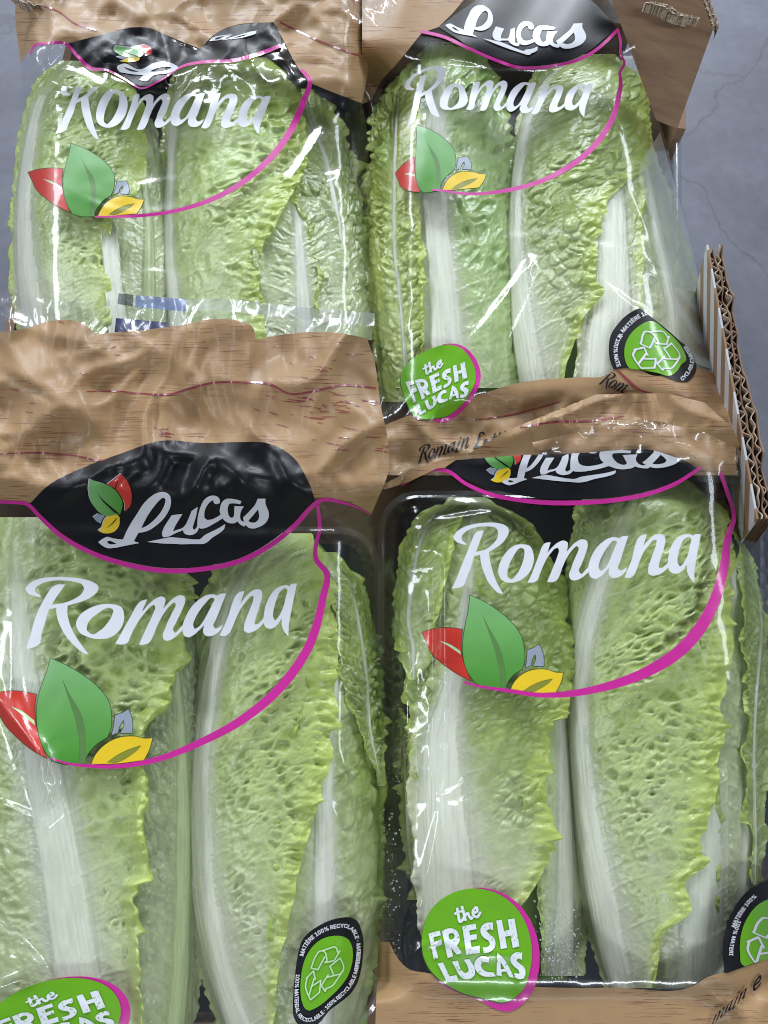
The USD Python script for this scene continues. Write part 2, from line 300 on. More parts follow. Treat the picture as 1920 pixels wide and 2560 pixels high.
def leaf(parent, h, rows, lay, seed, blade=BLADE, edge=YEL, rag=6, teeth=10, ruf=0.0012, lift=0.003, bl=0.0011, cell=6.0, rib=RIBC, pits=False, nu=121, nv=221, pale=0.5,
         curl=0.0, veincol=None, ribh=0.0016, label=None, name='leaf', gloss=None):
    """one leaf wrapped on the head. rows: y, left edge, rib, right edge, half width of the rib (picture units; tip first)"""
    rng = np.random.default_rng(seed)
    r = np.array(rows, float)
    Y0, Y1 = r[0, 0], r[-1, 0]
    t = np.linspace(0, 1, nv); y = Y0 + (Y1 - Y0) * t
    C = [curve(rows, k)(y) for k in range(1, 5)]
    def rug(sd):
        u = y + 14 * n1(y / 30, sd + 7)
        return n1(u / 70, sd) * rag * 1.4 + n1(u / 33, sd + 1) * rag * 0.6 + n1(u / 12, sd + 3) * rag * 0.14 - teeth * np.clip(n1(u / 41, sd + 2) - 0.35, 0, 1) ** 1.5 * 2.6
    fade = sstep(0, 0.05, t) * (0.25 + 0.75 * sstep(1.0, 0.93, t))
    rw = C[3] * 1.2
    fL, fR = sstep(1.1, 3.0, (C[1] - C[0]) / np.maximum(rw, 4)), sstep(1.1, 3.0, (C[2] - C[1]) / np.maximum(rw, 4))   # a bare rib has a smooth edge
    def spikes(sd):                                # torn points along the edge, pointing down the leaf
        r2 = np.random.default_rng(sd); out = np.zeros_like(y)
        for _ in range(int(abs(Y1 - Y0) / 210)):
            yc, hgt, w_ = r2.uniform(Y0 + 60, Y1 - 20), r2.uniform(0.6, 1.8) * teeth, r2.uniform(24, 60)
            dy = y - yc
            out = np.maximum(out, hgt * np.where(dy < 0, np.clip(1 + dy / w_, 0, 1) ** 1.5, np.clip(1 - dy / (w_ * 0.22), 0, 1)))
        return out
    xl = C[0] - rug(seed * 5 + 1) * fade * fL; xr = C[2] + rug(seed * 5 + 2) * fade * fR; spl, spr = spikes(seed * 5 + 3) * fade * fL, spikes(seed * 5 + 4) * fade * fR; xm = C[1]
    s = np.linspace(-1, 1, nu)[None, :]
    Yg = np.broadcast_to(y[:, None], (nv, nu))
    thL, thM, thR = (h.theta(q, y)[:, None] for q in (xl, xm, xr))
    ss = np.sign(s) * np.abs(s) ** 0.9
    th = np.where(ss < 0, thM + (thM - thL) * ss, thM + (thR - thM) * ss)
    hw, rz = h.hw(y)[:, None], h.rz(y)[:, None]
    x0 = h.mid(y)[:, None] + hw * np.sin(th)
    ppmm = PPM / 1000.0
    a = (th - thM) * hw / ppmm                       # mm across from the rib
    b = (Y1 - Yg) / ppmm                             # mm up from the leaf base
    rhw = np.maximum(C[3], 0.5)[:, None] / ppmm * 1.18     # mm
    ra = np.abs(a) / rhw
    aa = np.maximum(np.abs(a) - rhw * 0.7, 0)
    q = b - 0.55 * aa + 0.006 * aa * aa + 2.2 * n2(a / 14, b / 14, seed + 3)
    # lateral veins
    P = 11.0
    ph = q / P + (a > 0) * 0.47; k = np.round(ph); vd = np.abs(ph - k) * P
    vein = np.exp(-(vd / 0.6) ** 2) * np.exp(-aa / 26.0) * (0.35 + 0.65 * sstep(1.0, 2.2, ra)) * np.clip(0.5 + 1.6 * n2(a / 12, b / 16, seed + 13), 0.15, 1)
    # blisters: cells between the small veins
    amax, qmin, qmax = np.abs(a).max() + 5, q.min() - 5, q.max() + 5
    N = int(min(3500, 2 * amax * (qmax - qmin) / (cell * cell * 0.8))) + 8
    pts = np.stack([rng.uniform(-amax, amax, N), rng.uniform(qmin, qmax, N)], 1)
    wx = 2.0 * n2(a / 5, b / 5, seed + 9) + 3.0 * n2(a / 17, b / 17, seed + 11); wy = 2.0 * n2(a / 5, b / 5, seed + 10) + 3.0 * n2(a / 17, b / 17, seed + 12)
    qq = np.stack([a * 0.85 + wx, q * 1.15 + wy], -1).reshape(-1, 2)
    d, idx = cKDTree(pts * [0.85, 1.15]).query(qq, k=2)
    e = ((d[:, 1] - d[:, 0]) / cell).reshape(a.shape)
    c2_ = cell * 0.42; N2 = int(min(16000, 2 * amax * (qmax - qmin) / (c2_ * c2_ * 0.8))) + 8
    pt2 = np.stack([rng.uniform(-amax, amax, N2), rng.uniform(qmin, qmax, N2)], 1)
    d2_, _i = cKDTree(pt2).query(np.stack([a + wx * .6, q + wy * .6], -1).reshape(-1, 2), k=2)
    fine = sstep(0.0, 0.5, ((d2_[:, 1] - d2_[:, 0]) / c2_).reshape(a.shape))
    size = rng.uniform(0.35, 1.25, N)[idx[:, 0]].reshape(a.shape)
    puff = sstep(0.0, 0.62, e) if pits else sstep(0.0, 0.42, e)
    tiltv = rng.normal(0, 1, (N, 2))[idx[:, 0]].reshape(a.shape + (2,)); ctr = pts[idx[:, 0]].reshape(a.shape + (2,)) * [0.85, 1.15]
    facet = ((qq.reshape(a.shape + (2,)) - ctr) * tiltv).sum(-1) / cell * puff
    wbl = sstep(1.0, 2.6, ra) * (0.35 + 0.65 * sstep(0, 9, aa)) * sstep(0, 0.06, t)[:, None] * (1 - 0.75 * sstep(0.75, 1.0, t))[:, None]
    wbl = wbl * (0.10 + 0.90 * np.clip(n2(a / 20, b / 24, seed + 20) * 2.8 + 0.55, 0, 1))
    sign = -1.0 if pits else 1.0
    dl = 0.0028 * lay + sign * 1.7 * bl * (puff * size - 0.3 + 0.42 * np.clip(facet, -1, 1)) * wbl + sign * 0.28 * bl * (fine - 0.5) * np.minimum(wbl * 1.6, 1)
    dl = dl + 0.0008 * vein * (ra > 0.8)
    dl = dl + (0.0013 * n2(a / 18, b / 26, seed + 30) + 0.0016 * n2(a / 34, b / 44, seed + 33, 2) + 0.0007 * (1 - np.abs(n2(a / 9, q / 16, seed + 34, 2)) * 2.5)) * sstep(0.8, 3, ra) + 0.00022 * n2(a / 2.2, b / 2.2, seed + 31) * sstep(0.9, 2, ra)
    dl = dl + 0.00035 * n2(a / 1.6, b / 40, seed + 63, 2) * sstep(1.3, 0.9, ra)
    dl = dl + ribh * np.clip(1 - (ra / 1.15) ** 2, 0, 1) * (0.4 + 0.6 * t[:, None])
    eg = np.abs(s)
    dl = dl + lift * sstep(0.72, 1.0, eg) * (0.5 + 0.5 * n1(b / 9, seed + 40))
    sd_ = np.where(s > 0, 31.7, 0.0) + np.zeros_like(b)
    dl = dl + ruf * sstep(0.80, 1.0, eg) * (1.0 * n2(b / 9 + sd_, aa / 30, seed + 41, 2) + 0.5 * n2(b / 3.6 + sd_, aa / 14, seed + 42, 2)) * 1.9
    bead = np.abs(np.sin(b * math.pi / 6.3 + 2.5 * n1(b / 8, seed + 44))) * np.exp(-((eg - 0.90) / 0.05) ** 2)
    dl = dl + 0.0011 * bead * (ruf > 0.0011)
    if curl:                                          # the free edge rolls back on itself
        dl = dl + curl * np.sin(np.clip((eg - 0.82) / 0.18, 0, 1) * math.pi) * 1.0
    dl = dl - 0.004 * sstep(0.06, 0.0, t)[:, None] * (lay > 0.5)
    X = x0 + dl * np.sin(th) * PPM + np.where(s > 0, spr[:, None], -spl[:, None]) * sstep(0.80, 1.0, np.abs(s)) ** 1.5
    Z = np.maximum(h.zc + rz * np.cos(th) + dl * np.cos(th), 0.006)
    V = at(X, Yg, Z).reshape(-1, 3)
    # leaf colour, with blister shading painted in
    blade, edge = np.array(blade), np.array(edge)
    pl = 0.55 * blade + 0.45 * PALE if veincol is None else np.array(veincol)
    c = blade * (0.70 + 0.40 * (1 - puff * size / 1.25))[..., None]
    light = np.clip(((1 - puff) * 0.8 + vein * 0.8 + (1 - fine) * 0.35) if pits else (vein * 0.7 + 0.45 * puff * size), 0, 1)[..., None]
    if not pits: c = c * (1 - 0.30 * (1 - puff) - 0.12 * (1 - fine))[..., None] * (sstep(0.8, 1.6, ra))[..., None]  # darker grooves, lighter domes: shading of raised blisters put into the colour
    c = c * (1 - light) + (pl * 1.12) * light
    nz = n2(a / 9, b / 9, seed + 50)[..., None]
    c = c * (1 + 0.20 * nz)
    near = np.exp(-aa / 15.0)[..., None] * pale * 1.1 + sstep(0.36, 0.90, t)[:, None, None] * pale * 1.1 * (0.55 + 0.45 * np.exp(-aa / 16)[..., None])
    near = near * (0.75 + 0.5 * n2(a / 6 + q / 30, q / 5, seed + 52, 2)[..., None])
    near = np.clip(near, 0, 0.95)
    c = c * (1 - near) + PALE * 1.05 * near
    cr_ = np.clip(sstep(0.42, 0.92, t)[:, None] * pale * (0.8 + 0.9 * n2(a / 11, b / 16, seed + 54, 2)) * (1 - 0.6 * sstep(0.6, 1.0, np.abs(s))), 0, 0.8)[..., None]
    c = c * (1 - cr_) + np.array([0.80, 0.82, 0.58]) * cr_
    we = sstep(0.72, 1.0, eg)[..., None] * 0.75 * np.ones(a.shape + (1,))
    c = c * (1 - we) + edge * we
    rn = sstep(2.1, 0.75, ra + 0.55 * n2(a / 3.0, q / 2.6, seed + 60))[..., None] * sstep(0.0, 0.25, t)[:, None, None]
    fib = (0.90 + 0.20 * n2(a / 0.9, b / 22, seed + 61) + 0.07 * n2(a / 3.0, b / 6, seed + 62))[..., None]
    c = c * (1 - rn) + rib * fib * rn
    vv = (vein * np.exp(-aa / 19) * 0.85)[..., None] * sstep(0.8, 1.4, ra)[..., None]
    c = c * (1 - vv) + (0.6 * rib + 0.4 * PALE) * vv
    spot = (meshkit.noise(np.stack([a / 1.1, b / 1.1, np.full_like(a, seed)], -1), seed + 70) > 0.93)[..., None]
    c = np.where(spot, c * 0.88, c)
    c = np.clip(c, 0.01, 0.9).reshape(-1, 3)
    i = (np.arange(nv - 1)[:, None] * nu + np.arange(nu - 1)[None])
    fa = np.stack([i, i + nu, i + 1], -1).reshape(nv - 1, nu - 1, 1, 3); fb = np.stack([i + 1, i + nu, i + nu + 1], -1).reshape(nv - 1, nu - 1, 1, 3)
    Fq = np.concatenate([fa, fb], 2)
    allf = Fq.reshape(-1, 3)
    nrm = np.zeros_like(V); fn = np.cross(V[allf[:, 1]] - V[allf[:, 0]], V[allf[:, 2]] - V[allf[:, 0]])
    for kk in range(3): np.add.at(nrm, allf[:, kk], fn)
    nrm /= np.maximum(np.linalg.norm(nrm, axis=1, keepdims=True), 1e-12)
    isrib = (ra[:-1, :-1] < 0.95) & (t[:-1, None] > 0.12)
    def sub(par, nm, faces, m_, **k):
        u, inv = np.unique(faces, return_inverse=True)
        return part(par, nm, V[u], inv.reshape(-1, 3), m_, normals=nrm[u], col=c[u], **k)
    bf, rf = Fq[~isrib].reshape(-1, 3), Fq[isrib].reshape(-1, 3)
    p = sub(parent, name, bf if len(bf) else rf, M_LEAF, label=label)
    if len(rf) and len(bf): sub(p, 'midrib', rf, M_RIB)

def lettuce(label, rows, leaves, seed, core=(0.20, 0.32, 0.08), **hk):
    h = Head(rows, **hk)
    ym = (h.y0 + h.y1) / 2
    base = at(np.array(h.mid(ym)), np.array(ym), 0.006)
    p = thing('romaine_lettuce', label, 'lettuce', base, 'lettuces inside the clear bags')
    head_core(p, h, seed, np.array(core))
    for i, l in enumerate(leaves):
        l = dict(l); rws = l.pop('rows'); lay = l.pop('lay', i * 0.6)
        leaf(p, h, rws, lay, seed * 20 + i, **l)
    return h

H = {}
# --- front right pack
H['FRA'] = lettuce('lettuce with broad white base and scalloped leaf at its tip, above the whole green stamp',
    [(1240, 1125, 1215), (1300, 1075, 1290), (1400, 1035, 1360), (1500, 1020, 1400), (1600, 1012, 1420), (1800, 1008, 1428), (2000, 1012, 1440), (2200, 1035, 1450), (2350, 1060, 1455), (2455, 1110, 1440)],
    [dict(rows=[(1300, 1180, 1290, 1330, 4), (1500, 1200, 1380, 1425, 8), (1800, 1250, 1400, 1450, 14), (2000, 1300, 1410, 1460, 24), (2200, 1340, 1412, 1460, 30), (2440, 1350, 1405, 1450, 34)], lay=0.2, blade=DARK * 1.3, edge=BLADE, rib=WHT * .8, pits=True, rag=4, cell=7),
     dict(rows=[(1770, 986, 994, 1003, 2), (1800, 972, 1000, 1035, 3), (1870, 978, 1010, 1058, 3), (2000, 986, 1018, 1062, 3), (2150, 1000, 1030, 1072, 3), (2250, 1030, 1052, 1086, 3)], lay=0.0, blade=YEL, rag=10, teeth=22, ruf=0.0026, cell=4, nu=61, lift=0.004, pale=0.2),
     dict(rows=[(1243, 1130, 1170, 1212, 3), (1350, 1060, 1180, 1330, 4), (1500, 1030, 1170, 1395, 6), (1650, 1030, 1150, 1415, 12), (1750, 1040, 1130, 1392, 22), (1850, 1045, 1110, 1350, 36), (2000, 1048, 1108, 1352, 52), (2120, 1058, 1115, 1362, 62), (2200, 1066, 1120, 1330, 66), (2300, 1075, 1130, 1280, 66), (2450, 1100, 1150, 1220, 50)], lay=1.5, blade=BLADE * 1.0, bl=0.0011, cell=5.6, ruf=0.0022, rag=9, teeth=26, lift=0.0035, pale=0.85, nu=161, nv=301),
     dict(rows=[(1262, 1110, 1140, 1175, 2), (1350, 1040, 1080, 1150, 3), (1450, 1018, 1060, 1128, 3), (1550, 1012, 1050, 1116, 3), (1620, 1022, 1060, 1104, 3), (1670, 1042, 1062, 1086, 2), (1700, 1062, 1064, 1066, 1)], lay=2.6, blade=BLADE * 1.15, edge=YEL, rag=4, teeth=4, ruf=0.0016, lift=0.001, cell=7, nu=61, nv=121, pale=0.3, bl=0.0007)], 1)
H['FRB'] = lettuce('lettuce with a long curved white midrib, right of the whole green stamp, lower right pack',
    [(1190, 1550, 1700), (1260, 1480, 1790), (1400, 1445, 1862), (1600, 1433, 1896), (1800, 1428, 1908), (2000, 1438, 1908), (2200, 1462, 1890), (2350, 1500, 1850), (2475, 1545, 1800)],
    [dict(rows=[(1250, 1700, 1780, 1830, 6), (1400, 1720, 1825, 1880, 12), (1600, 1740, 1860, 1900, 16), (1800, 1760, 1868, 1905, 18), (2000, 1780, 1870, 1905, 18), (2300, 1780, 1850, 1880, 18)], lay=0.2, blade=GREY, edge=BLADE, rib=WHT, cell=8, bl=0.0006),
     dict(rows=[(1225, 1780, 1850, 1905, 3), (1500, 1840, 1890, 1935, 3), (1900, 1848, 1872, 1900, 3), (2050, 1855, 1874, 1892, 3), (2210, 1860, 1870, 1882, 2)], lay=1.0, blade=BLADE * 0.8, rag=8, teeth=14, ruf=0.003, cell=4, nu=51, pale=0.1),
     dict(rows=[(1900, 1690, 1752, 1812, 26), (2100, 1690, 1756, 1815, 40), (2300, 1640, 1752, 1810, 44), (2470, 1615, 1745, 1795, 40)], lay=0.75, blade=PALE, edge=PALE, rib=WHT, lift=0.0, ruf=0.0, rag=2, teeth=0, bl=0.0003, nu=61, ribh=0.003),
     dict(rows=[(1195, 1560, 1600, 1700, 4), (1290, 1455, 1572, 1792, 12), (1430, 1438, 1520, 1812, 20), (1600, 1430, 1474, 1815, 27), (1750, 1428, 1460, 1802, 31), (1850, 1428, 1461, 1795, 34), (1900, 1430, 1464, 1782, 36), (2000, 1438, 1474, 1772, 39), (2100, 1448, 1488, 1742, 43), (2150, 1456, 1497, 1765, 44), (2210, 1465, 1508, 1712, 45), (2260, 1474, 1518, 1724, 46), (2350, 1492, 1535, 1655, 46), (2470, 1530, 1568, 1645, 38)], lay=1.5, blade=BLADE * 0.92, bl=0.00105, cell=5.2, pits=True, rag=5, teeth=16, ruf=0.0014, lift=0.003, pale=0.5, nu=181, nv=321)], 2)
# --- back right pack
H['BRA'] = lettuce('lettuce with bright blistered left leaf and straight central white midrib in the upper right pack',
    [(100, 1060, 1180), (200, 1000, 1232), (300, 962, 1262), (450, 946, 1276), (600, 944, 1282), (800, 956, 1288), (1010, 985, 1292)],
    [dict(rows=[(105, 1070, 1105, 1175, 5), (200, 1010, 1098, 1228, 12), (350, 980, 1090, 1265, 20), (480, 970, 1085, 1285, 23), (700, 980, 1105, 1292, 27), (970, 1010, 1122, 1285, 34)], lay=0.6, blade=DARK * 1.75, edge=BLADE, pits=True, bl=0.0017, cell=8, rag=4, pale=0.25, nu=141),
     dict(rows=[(190, 985, 1020, 1068, 2), (300, 945, 1005, 1066, 3), (450, 930, 1000, 1056, 3), (600, 930, 1000, 1060, 3), (750, 942, 1015, 1074, 3), (1005, 975, 1035, 1078, 3)], lay=1.6, blade=YEL * 1.0, edge=YEL * 1.05, bl=0.0022, cell=6, rag=7, teeth=12, ruf=0.002, pale=0.1, nu=81, nv=241)], 3)
H['BRB'] = lettuce('lettuce with two white stalks beside the cardboard wall in the upper right pack',
    [(130, 1390, 1540), (250, 1330, 1592), (400, 1296, 1630), (600, 1280, 1700), (800, 1285, 1745), (975, 1310, 1765)],
    [dict(rows=[(220, 1500, 1580, 1610, 4), (400, 1540, 1610, 1650, 8), (600, 1560, 1645, 1715, 12), (800, 1580, 1685, 1765, 20), (970, 1580, 1690, 1780, 26)], lay=0.2, blade=GREY, edge=BLADE, bl=0.0006, cell=8),
     dict(rows=[(400, 1490, 1525, 1585, 12), (500, 1485, 1530, 1600, 24), (700, 1470, 1530, 1598, 34), (850, 1450, 1522, 1602, 44), (970, 1440, 1515, 1610, 50)], lay=0.8, blade=YEL * .95, edge=YEL, rag=9, teeth=18, ruf=0.002, bl=0.0014, cell=5, rib=RIBC * 1.05, ribh=0.003, pale=0.2),
     dict(rows=[(135, 1400, 1440, 1530, 4), (250, 1335, 1352, 1590, 12), (400, 1300, 1315, 1605, 18), (470, 1292, 1306, 1540, 22), (520, 1288, 1303, 1500, 25), (600, 1284, 1302, 1492, 30), (700, 1286, 1310, 1494, 38), (725, 1287, 1312, 1512, 39), (800, 1290, 1320, 1462, 43), (970, 1308, 1345, 1425, 50)], lay=1.6, blade=BLADE * 1.05, bl=0.0011, cell=5.5, rag=5, teeth=12, pale=0.6, nu=151, nv=261)], 4)
# --- back left pack
H['BLA'] = lettuce('lettuce with pale left edge and finely pitted leaf, under the upper left coloured leaf logo',
    [(150, 150, 240), (250, 92, 330), (400, 62, 400), (600, 48, 425), (850, 72, 435)],
    [dict(rows=[(200, 200, 290, 350, 5), (400, 250, 350, 420, 8), (600, 270, 370, 440, 14), (840, 280, 370, 440, 20)], lay=0.2, blade=GREY * 0.95, edge=GREY, bl=0.0009, cell=8, pits=True, rib=GREY * 1.2),
     dict(rows=[(152, 160, 190, 235, 4), (260, 88, 112, 328, 12), (400, 58, 84, 346, 20), (480, 50, 76, 330, 24), (540, 46, 74, 275, 26), (620, 44, 76, 268, 30), (850, 62, 105, 285, 40)], lay=1.4, blade=BLADE * 1.05, bl=0.0012, cell=4.2, pits=True, rag=4, teeth=6, pale=0.45, ruf=0.001, nu=141),
     dict(rows=[(550, 248, 264, 282, 14), (700, 258, 277, 298, 16), (850, 270, 290, 312, 18)], lay=1.8, blade=RIBC, edge=RIBC, rib=RIBC * 1.05, nu=31, nv=81, rag=1, teeth=0, bl=0, ribh=0.002, lift=0.0)], 5)
H['BLB'] = lettuce('lettuce with large crinkled leaf and ragged green right side in the upper left pack',
    [(140, 480, 690), (250, 446, 800), (400, 428, 868), (600, 418, 908), (850, 430, 925)],
    [dict(rows=[(222, 752, 760, 772, 2), (270, 705, 765, 832, 4), (400, 710, 810, 892, 5), (550, 745, 840, 930, 6), (850, 790, 870, 940, 8)], lay=0.4, blade=BLADE * 0.85, edge=YEL * .9, rag=14, teeth=26, ruf=0.003, lift=0.004, cell=6),
     dict(rows=[(480, 640, 720, 790, 6), (560, 630, 740, 838, 8), (700, 640, 750, 860, 12), (850, 650, 760, 870, 20)], lay=0.9, blade=GREY * 1.25, edge=GREY * 1.1, bl=0.0006, cell=7, rag=4, teeth=4, pale=0.75),
     dict(rows=[(143, 490, 515, 655, 5), (250, 446, 462, 735, 12), (400, 430, 446, 748, 16), (550, 420, 440, 690, 18), (620, 418, 440, 660, 20), (700, 422, 446, 652, 23), (850, 432, 460, 668, 30)], lay=1.7, blade=BLADE * 1.12, bl=0.0017, cell=6.0, pits=True, rag=5, teeth=8, pale=0.35, ruf=0.0012, nu=161, nv=241)], 6)
# --- front left pack
H['FLA'] = lettuce('big pale lettuce with ruffled leaf edge down its front at the lower left corner',
    [(1290, -60, 360), (1400, -120, 440), (1550, -150, 485), (1800, -160, 510), (2100, -160, 512), (2400, -130, 495), (2640, -80, 465)],
    [dict(rows=[(1400, 250, 400, 440, 6), (1600, 260, 430, 500, 10), (1850, 280, 450, 525, 18), (2100, 290, 455, 525, 26), (2400, 300, 450, 505, 34), (2630, 300, 430, 480, 40)], lay=0.3, blade=GREY * 0.75, edge=GREY, rib=GREY * 1.05, bl=0.0006, cell=8, rag=4, teeth=4, pale=0.35),
     dict(rows=[(1293, -50, 40, 350, 6), (1400, -130, 45, 430, 12), (1550, -180, 55, 440, 20), (1640, -190, 60, 445, 24), (1760, -190, 78, 400, 30), (1850, -190, 98, 350, 34), (1950, -190, 115, 352, 38), (2100, -190, 140, 348, 42), (2170, -190, 152, 366, 43), (2220, -190, 160, 330, 44), (2400, -170, 185, 335, 46), (2640, -130, 225, 350, 48)], lay=1.4, blade=BLADE * 0.82, edge=YEL, bl=0.0013, cell=8, pits=True, rag=8, teeth=22, ruf=0.0022, lift=0.004, curl=0.0035, pale=0.5, rib=WHT, nu=181, nv=321)], 7, core=(0.2, 0.28, 0.1))
H['FLB'] = lettuce('lettuce with white ribs on both sides behind the whole black recycling stamp',
    [(1330, 620, 780), (1400, 565, 850), (1500, 532, 892), (1700, 500, 930), (1900, 480, 945), (2100, 476, 946), (2300, 490, 938), (2450, 530, 915), (2620, 590, 870)],
    [dict(rows=[(1380, 740, 800, 850, 5), (1600, 760, 840, 935, 6), (1900, 720, 810, 952, 14), (2100, 690, 806, 950, 20), (2300, 670, 806, 942, 22), (2600, 690, 800, 890, 22)], lay=0.7, blade=BLADE * 0.92, edge=BLADE, bl=0.0009, cell=9, rib=RIBC, ribh=0.003, pale=0.55),
     dict(rows=[(1420, 800, 850, 880, 3), (1550, 820, 880, 920, 3), (1700, 845, 900, 940, 3), (1820, 872, 908, 942, 3), (1900, 905, 920, 936, 2), (1965, 926, 928, 930, 1)], lay=1.3, blade=BLADE * 0.9, edge=YEL * .9, rag=7, teeth=16, ruf=0.002, cell=4.5, bl=0.0015, nu=61, nv=141, pale=0.1),
     dict(rows=[(1333, 640, 690, 770, 4), (1420, 560, 630, 800, 10), (1500, 535, 592, 815, 15), (1600, 514, 562, 822, 20), (1800, 488, 526, 818, 29), (1930, 478, 514, 810, 33), (2000, 476, 512, 784, 35), (2200, 480, 520, 738, 39), (2330, 496, 540, 712, 41), (2400, 510, 556, 700, 41), (2600, 585, 625, 690, 34)], lay=1.6, blade=BLADE * 0.97, bl=0.00105, cell=5.6, rag=7, teeth=20, ruf=0.0022, pits=True, lift=0.0035, pale=0.8, nu=171, nv=321)], 8)

# ------------------------------------------------------------------ printed art, drawn once
c1 = dict(sx=5.184, ox=1120, oy=1280); c2 = dict(sx=4.74, ox=1430, oy=1280)
def mixed(parts):
    """outline from pieces traced in different frames: [(frame, 'x,y ...'), ...]"""
    pts = []; cor = []
    for fr, s in parts:
        for w in s.split():
            x, y = w.rstrip('*').split(','); cor.append(w.endswith('*')); pts.append((float(x) / fr['sx'] + fr['ox'], float(y) / fr['sx'] + fr['oy']))
    return Polygon(smooth_path(np.array(pts), cor)).buffer(0)
ROM = {}
ROM['R'] = poly('463,240* 360,520* 500,480 600,400 645,320 650,250 620,205 540,185 440,185 330,205 220,260 175,320 180,360 235,410* 240,425* 170,410 95,370 75,330 95,280 180,210 330,160 470,142 620,142 720,165 780,210 785,260 750,340 680,420 600,475 530,515* 540,620 575,760 620,890 670,990 710,1060* 660,1050 590,990 520,900 470,790 430,660 415,550* 380,562 335,572* 300,700 240,850 200,950 150,975 50,990* 110,870 180,690 250,520 310,370 345,290 390,250', **c1)
ROM['o'] = poly('960,420 1060,445 1105,540 1100,680 1030,810 920,890 800,915 700,880 655,790 665,690 720,570 810,470 880,430', **c1) - poly('940,462 985,480 990,560 960,680 890,810 815,875 775,850 770,770 800,660 860,550 910,480', **c1)
ROM['m'] = mixed([(c1, '1328,395* 1283,540* 1350,460 1430,395 1500,372 1550,400 1550,450 1535,520*'), (c2, '60,350 120,325 175,345 185,390 170,460 150,520 110,620 80,700 110,735 160,690 195,655* 190,715* 110,780 40,808 0,805'),
    (c1, '1590,870 1570,820 1600,730'), (c2, '10,610 50,520 75,415 60,402 20,430'), (c1, '1607,492 1540,590 1480,720 1440,830 1400,890 1340,908 1287,905* 1330,800 1380,680 1425,560 1440,500 1425,465 1390,470 1340,520 1280,600 1230,700 1190,800 1150,890 1100,912 1032,912* 1080,820 1130,690 1190,530 1220,450 1260,405')])
ROM['a'] = poly('663,285* 620,420 570,580 545,670 570,695 615,680 650,655* 640,690* 600,740 540,775 470,775 440,740 440,680 445,650* 400,700 340,760 280,790 225,770 200,720 195,650 220,560 280,440 360,360 430,315 500,300 560,312* 600,290', **c2) - poly('530,345 500,335 430,400 370,490 325,590 315,660 340,700 380,680 430,610 470,520 510,420', **c2)
ROM['n'] = poly('885,265* 840,415* 900,340 970,280 1040,262 1090,280 1105,330 1090,420 1060,520 1030,620 1030,660 1060,665 1110,630 1140,600* 1140,655* 1080,710 1010,745 950,752 910,730 905,670 930,580 970,470 1000,380 1000,330 970,330 910,390 850,470 800,580 760,690 730,750 690,778 625,775* 660,690 710,560 750,400 785,310 830,275', **c2)
ROM['q'] = poly('1525,265* 1500,400 1470,570 1450,700 1447,835* 1400,780 1370,720 1360,620* 1320,680 1270,720 1210,728 1160,700 1140,640 1140,560 1160,450 1210,350 1280,285 1350,265 1410,270 1437,285* 1450,270', **c2) - poly('1410,310 1390,295 1330,320 1280,420 1252,530 1250,600 1280,645 1320,610 1370,520 1400,400', **c2)
ROMANA = unary_union([g.buffer(0.4) for g in ROM.values()])
c3 = dict(sx=6.9125, ox=220, oy=1160); c4 = dict(sx=6.381, ox=440, oy=1200)
LUC = {}
LUC['L'] = poly('605,1305* 660,1180 740,1030 850,860 960,690 1080,570 1200,500 1310,485 1400,530 1432,620 1420,740 1370,850 1290,960 1180,1060 1060,1140 960,1175 870,1188* 830,1260 790,1335* 880,1365* 650,1410 430,1450 330,1450 250,1410 178,1350* 260,1290 335,1258* 450,1290', **c3) \
    - poly('915,1115* 970,1000 1050,860 1150,720 1240,620 1300,582 1335,600 1330,680 1280,800 1180,930 1060,1040 980,1090', **c3) - poly('325,1345 370,1325 440,1350 498,1378* 440,1388 370,1385', **c3)
LUC['u'] = mixed([(c3, '1630,865* 1450,885* 1380,990 1300,1130 1280,1210 1300,1258 1360,1260'), (c4, '0,843 60,820 120,795* 120,830 160,865 210,878 280,865 330,830 365,770* 352,700* 320,770 285,795 268,770 285,690 320,570 345,430* 250,495* 200,620 150,720 105,765 0,803'), (c3, '1465,1170* 1500,1080 1560,980')])
LUC['c'] = poly('700,345 690,300 640,258 590,250 520,265 450,320 400,410 365,520 345,640 350,740 390,772 440,770 560,720 680,650 750,605* 720,550* 640,600 550,635 490,635 455,600 450,540 470,450 520,370 580,325 600,318* 600,350 625,380 665,380 695,365', **c4)
LUC['a'] = poly('1045,340* 960,312 870,300 800,305 740,350 710,420 700,490 715,560 760,630 830,680 900,690 950,680 980,655* 1010,695 1060,728 1090,738 1112,715* 1085,660* 1060,662 1030,630 1020,570 1035,500 1080,420* 935,415* 930,500 915,590 890,607 850,580 825,500 830,420 850,380 900,370 1020,385*', **c4)
LUC['s'] = poly('1425,300* 1305,300* 1260,400 1200,470 1130,545* 1070,600* 1085,650 1112,712* 1160,760 1220,772 1320,750 1420,690 1475,600 1480,540 1450,440 1425,380', **c4) - poly('1310,465* 1325,540 1320,620 1270,675 1200,680 1150,655* 1230,560', **c4)
LUC['_'] = mixed([(c3, '1030,1345* 1250,1300 1430,1265*'), (c4, '0,920 200,940 300,950 380,945 460,880 560,830 680,770 785,705* 770,770 700,840 590,910 480,1000 430,1020* 200,1020 0,1025'), (c3, '1600,1385 1300,1372')])
LUCAS = unary_union([g.buffer(0.3) for g in LUC.values()])
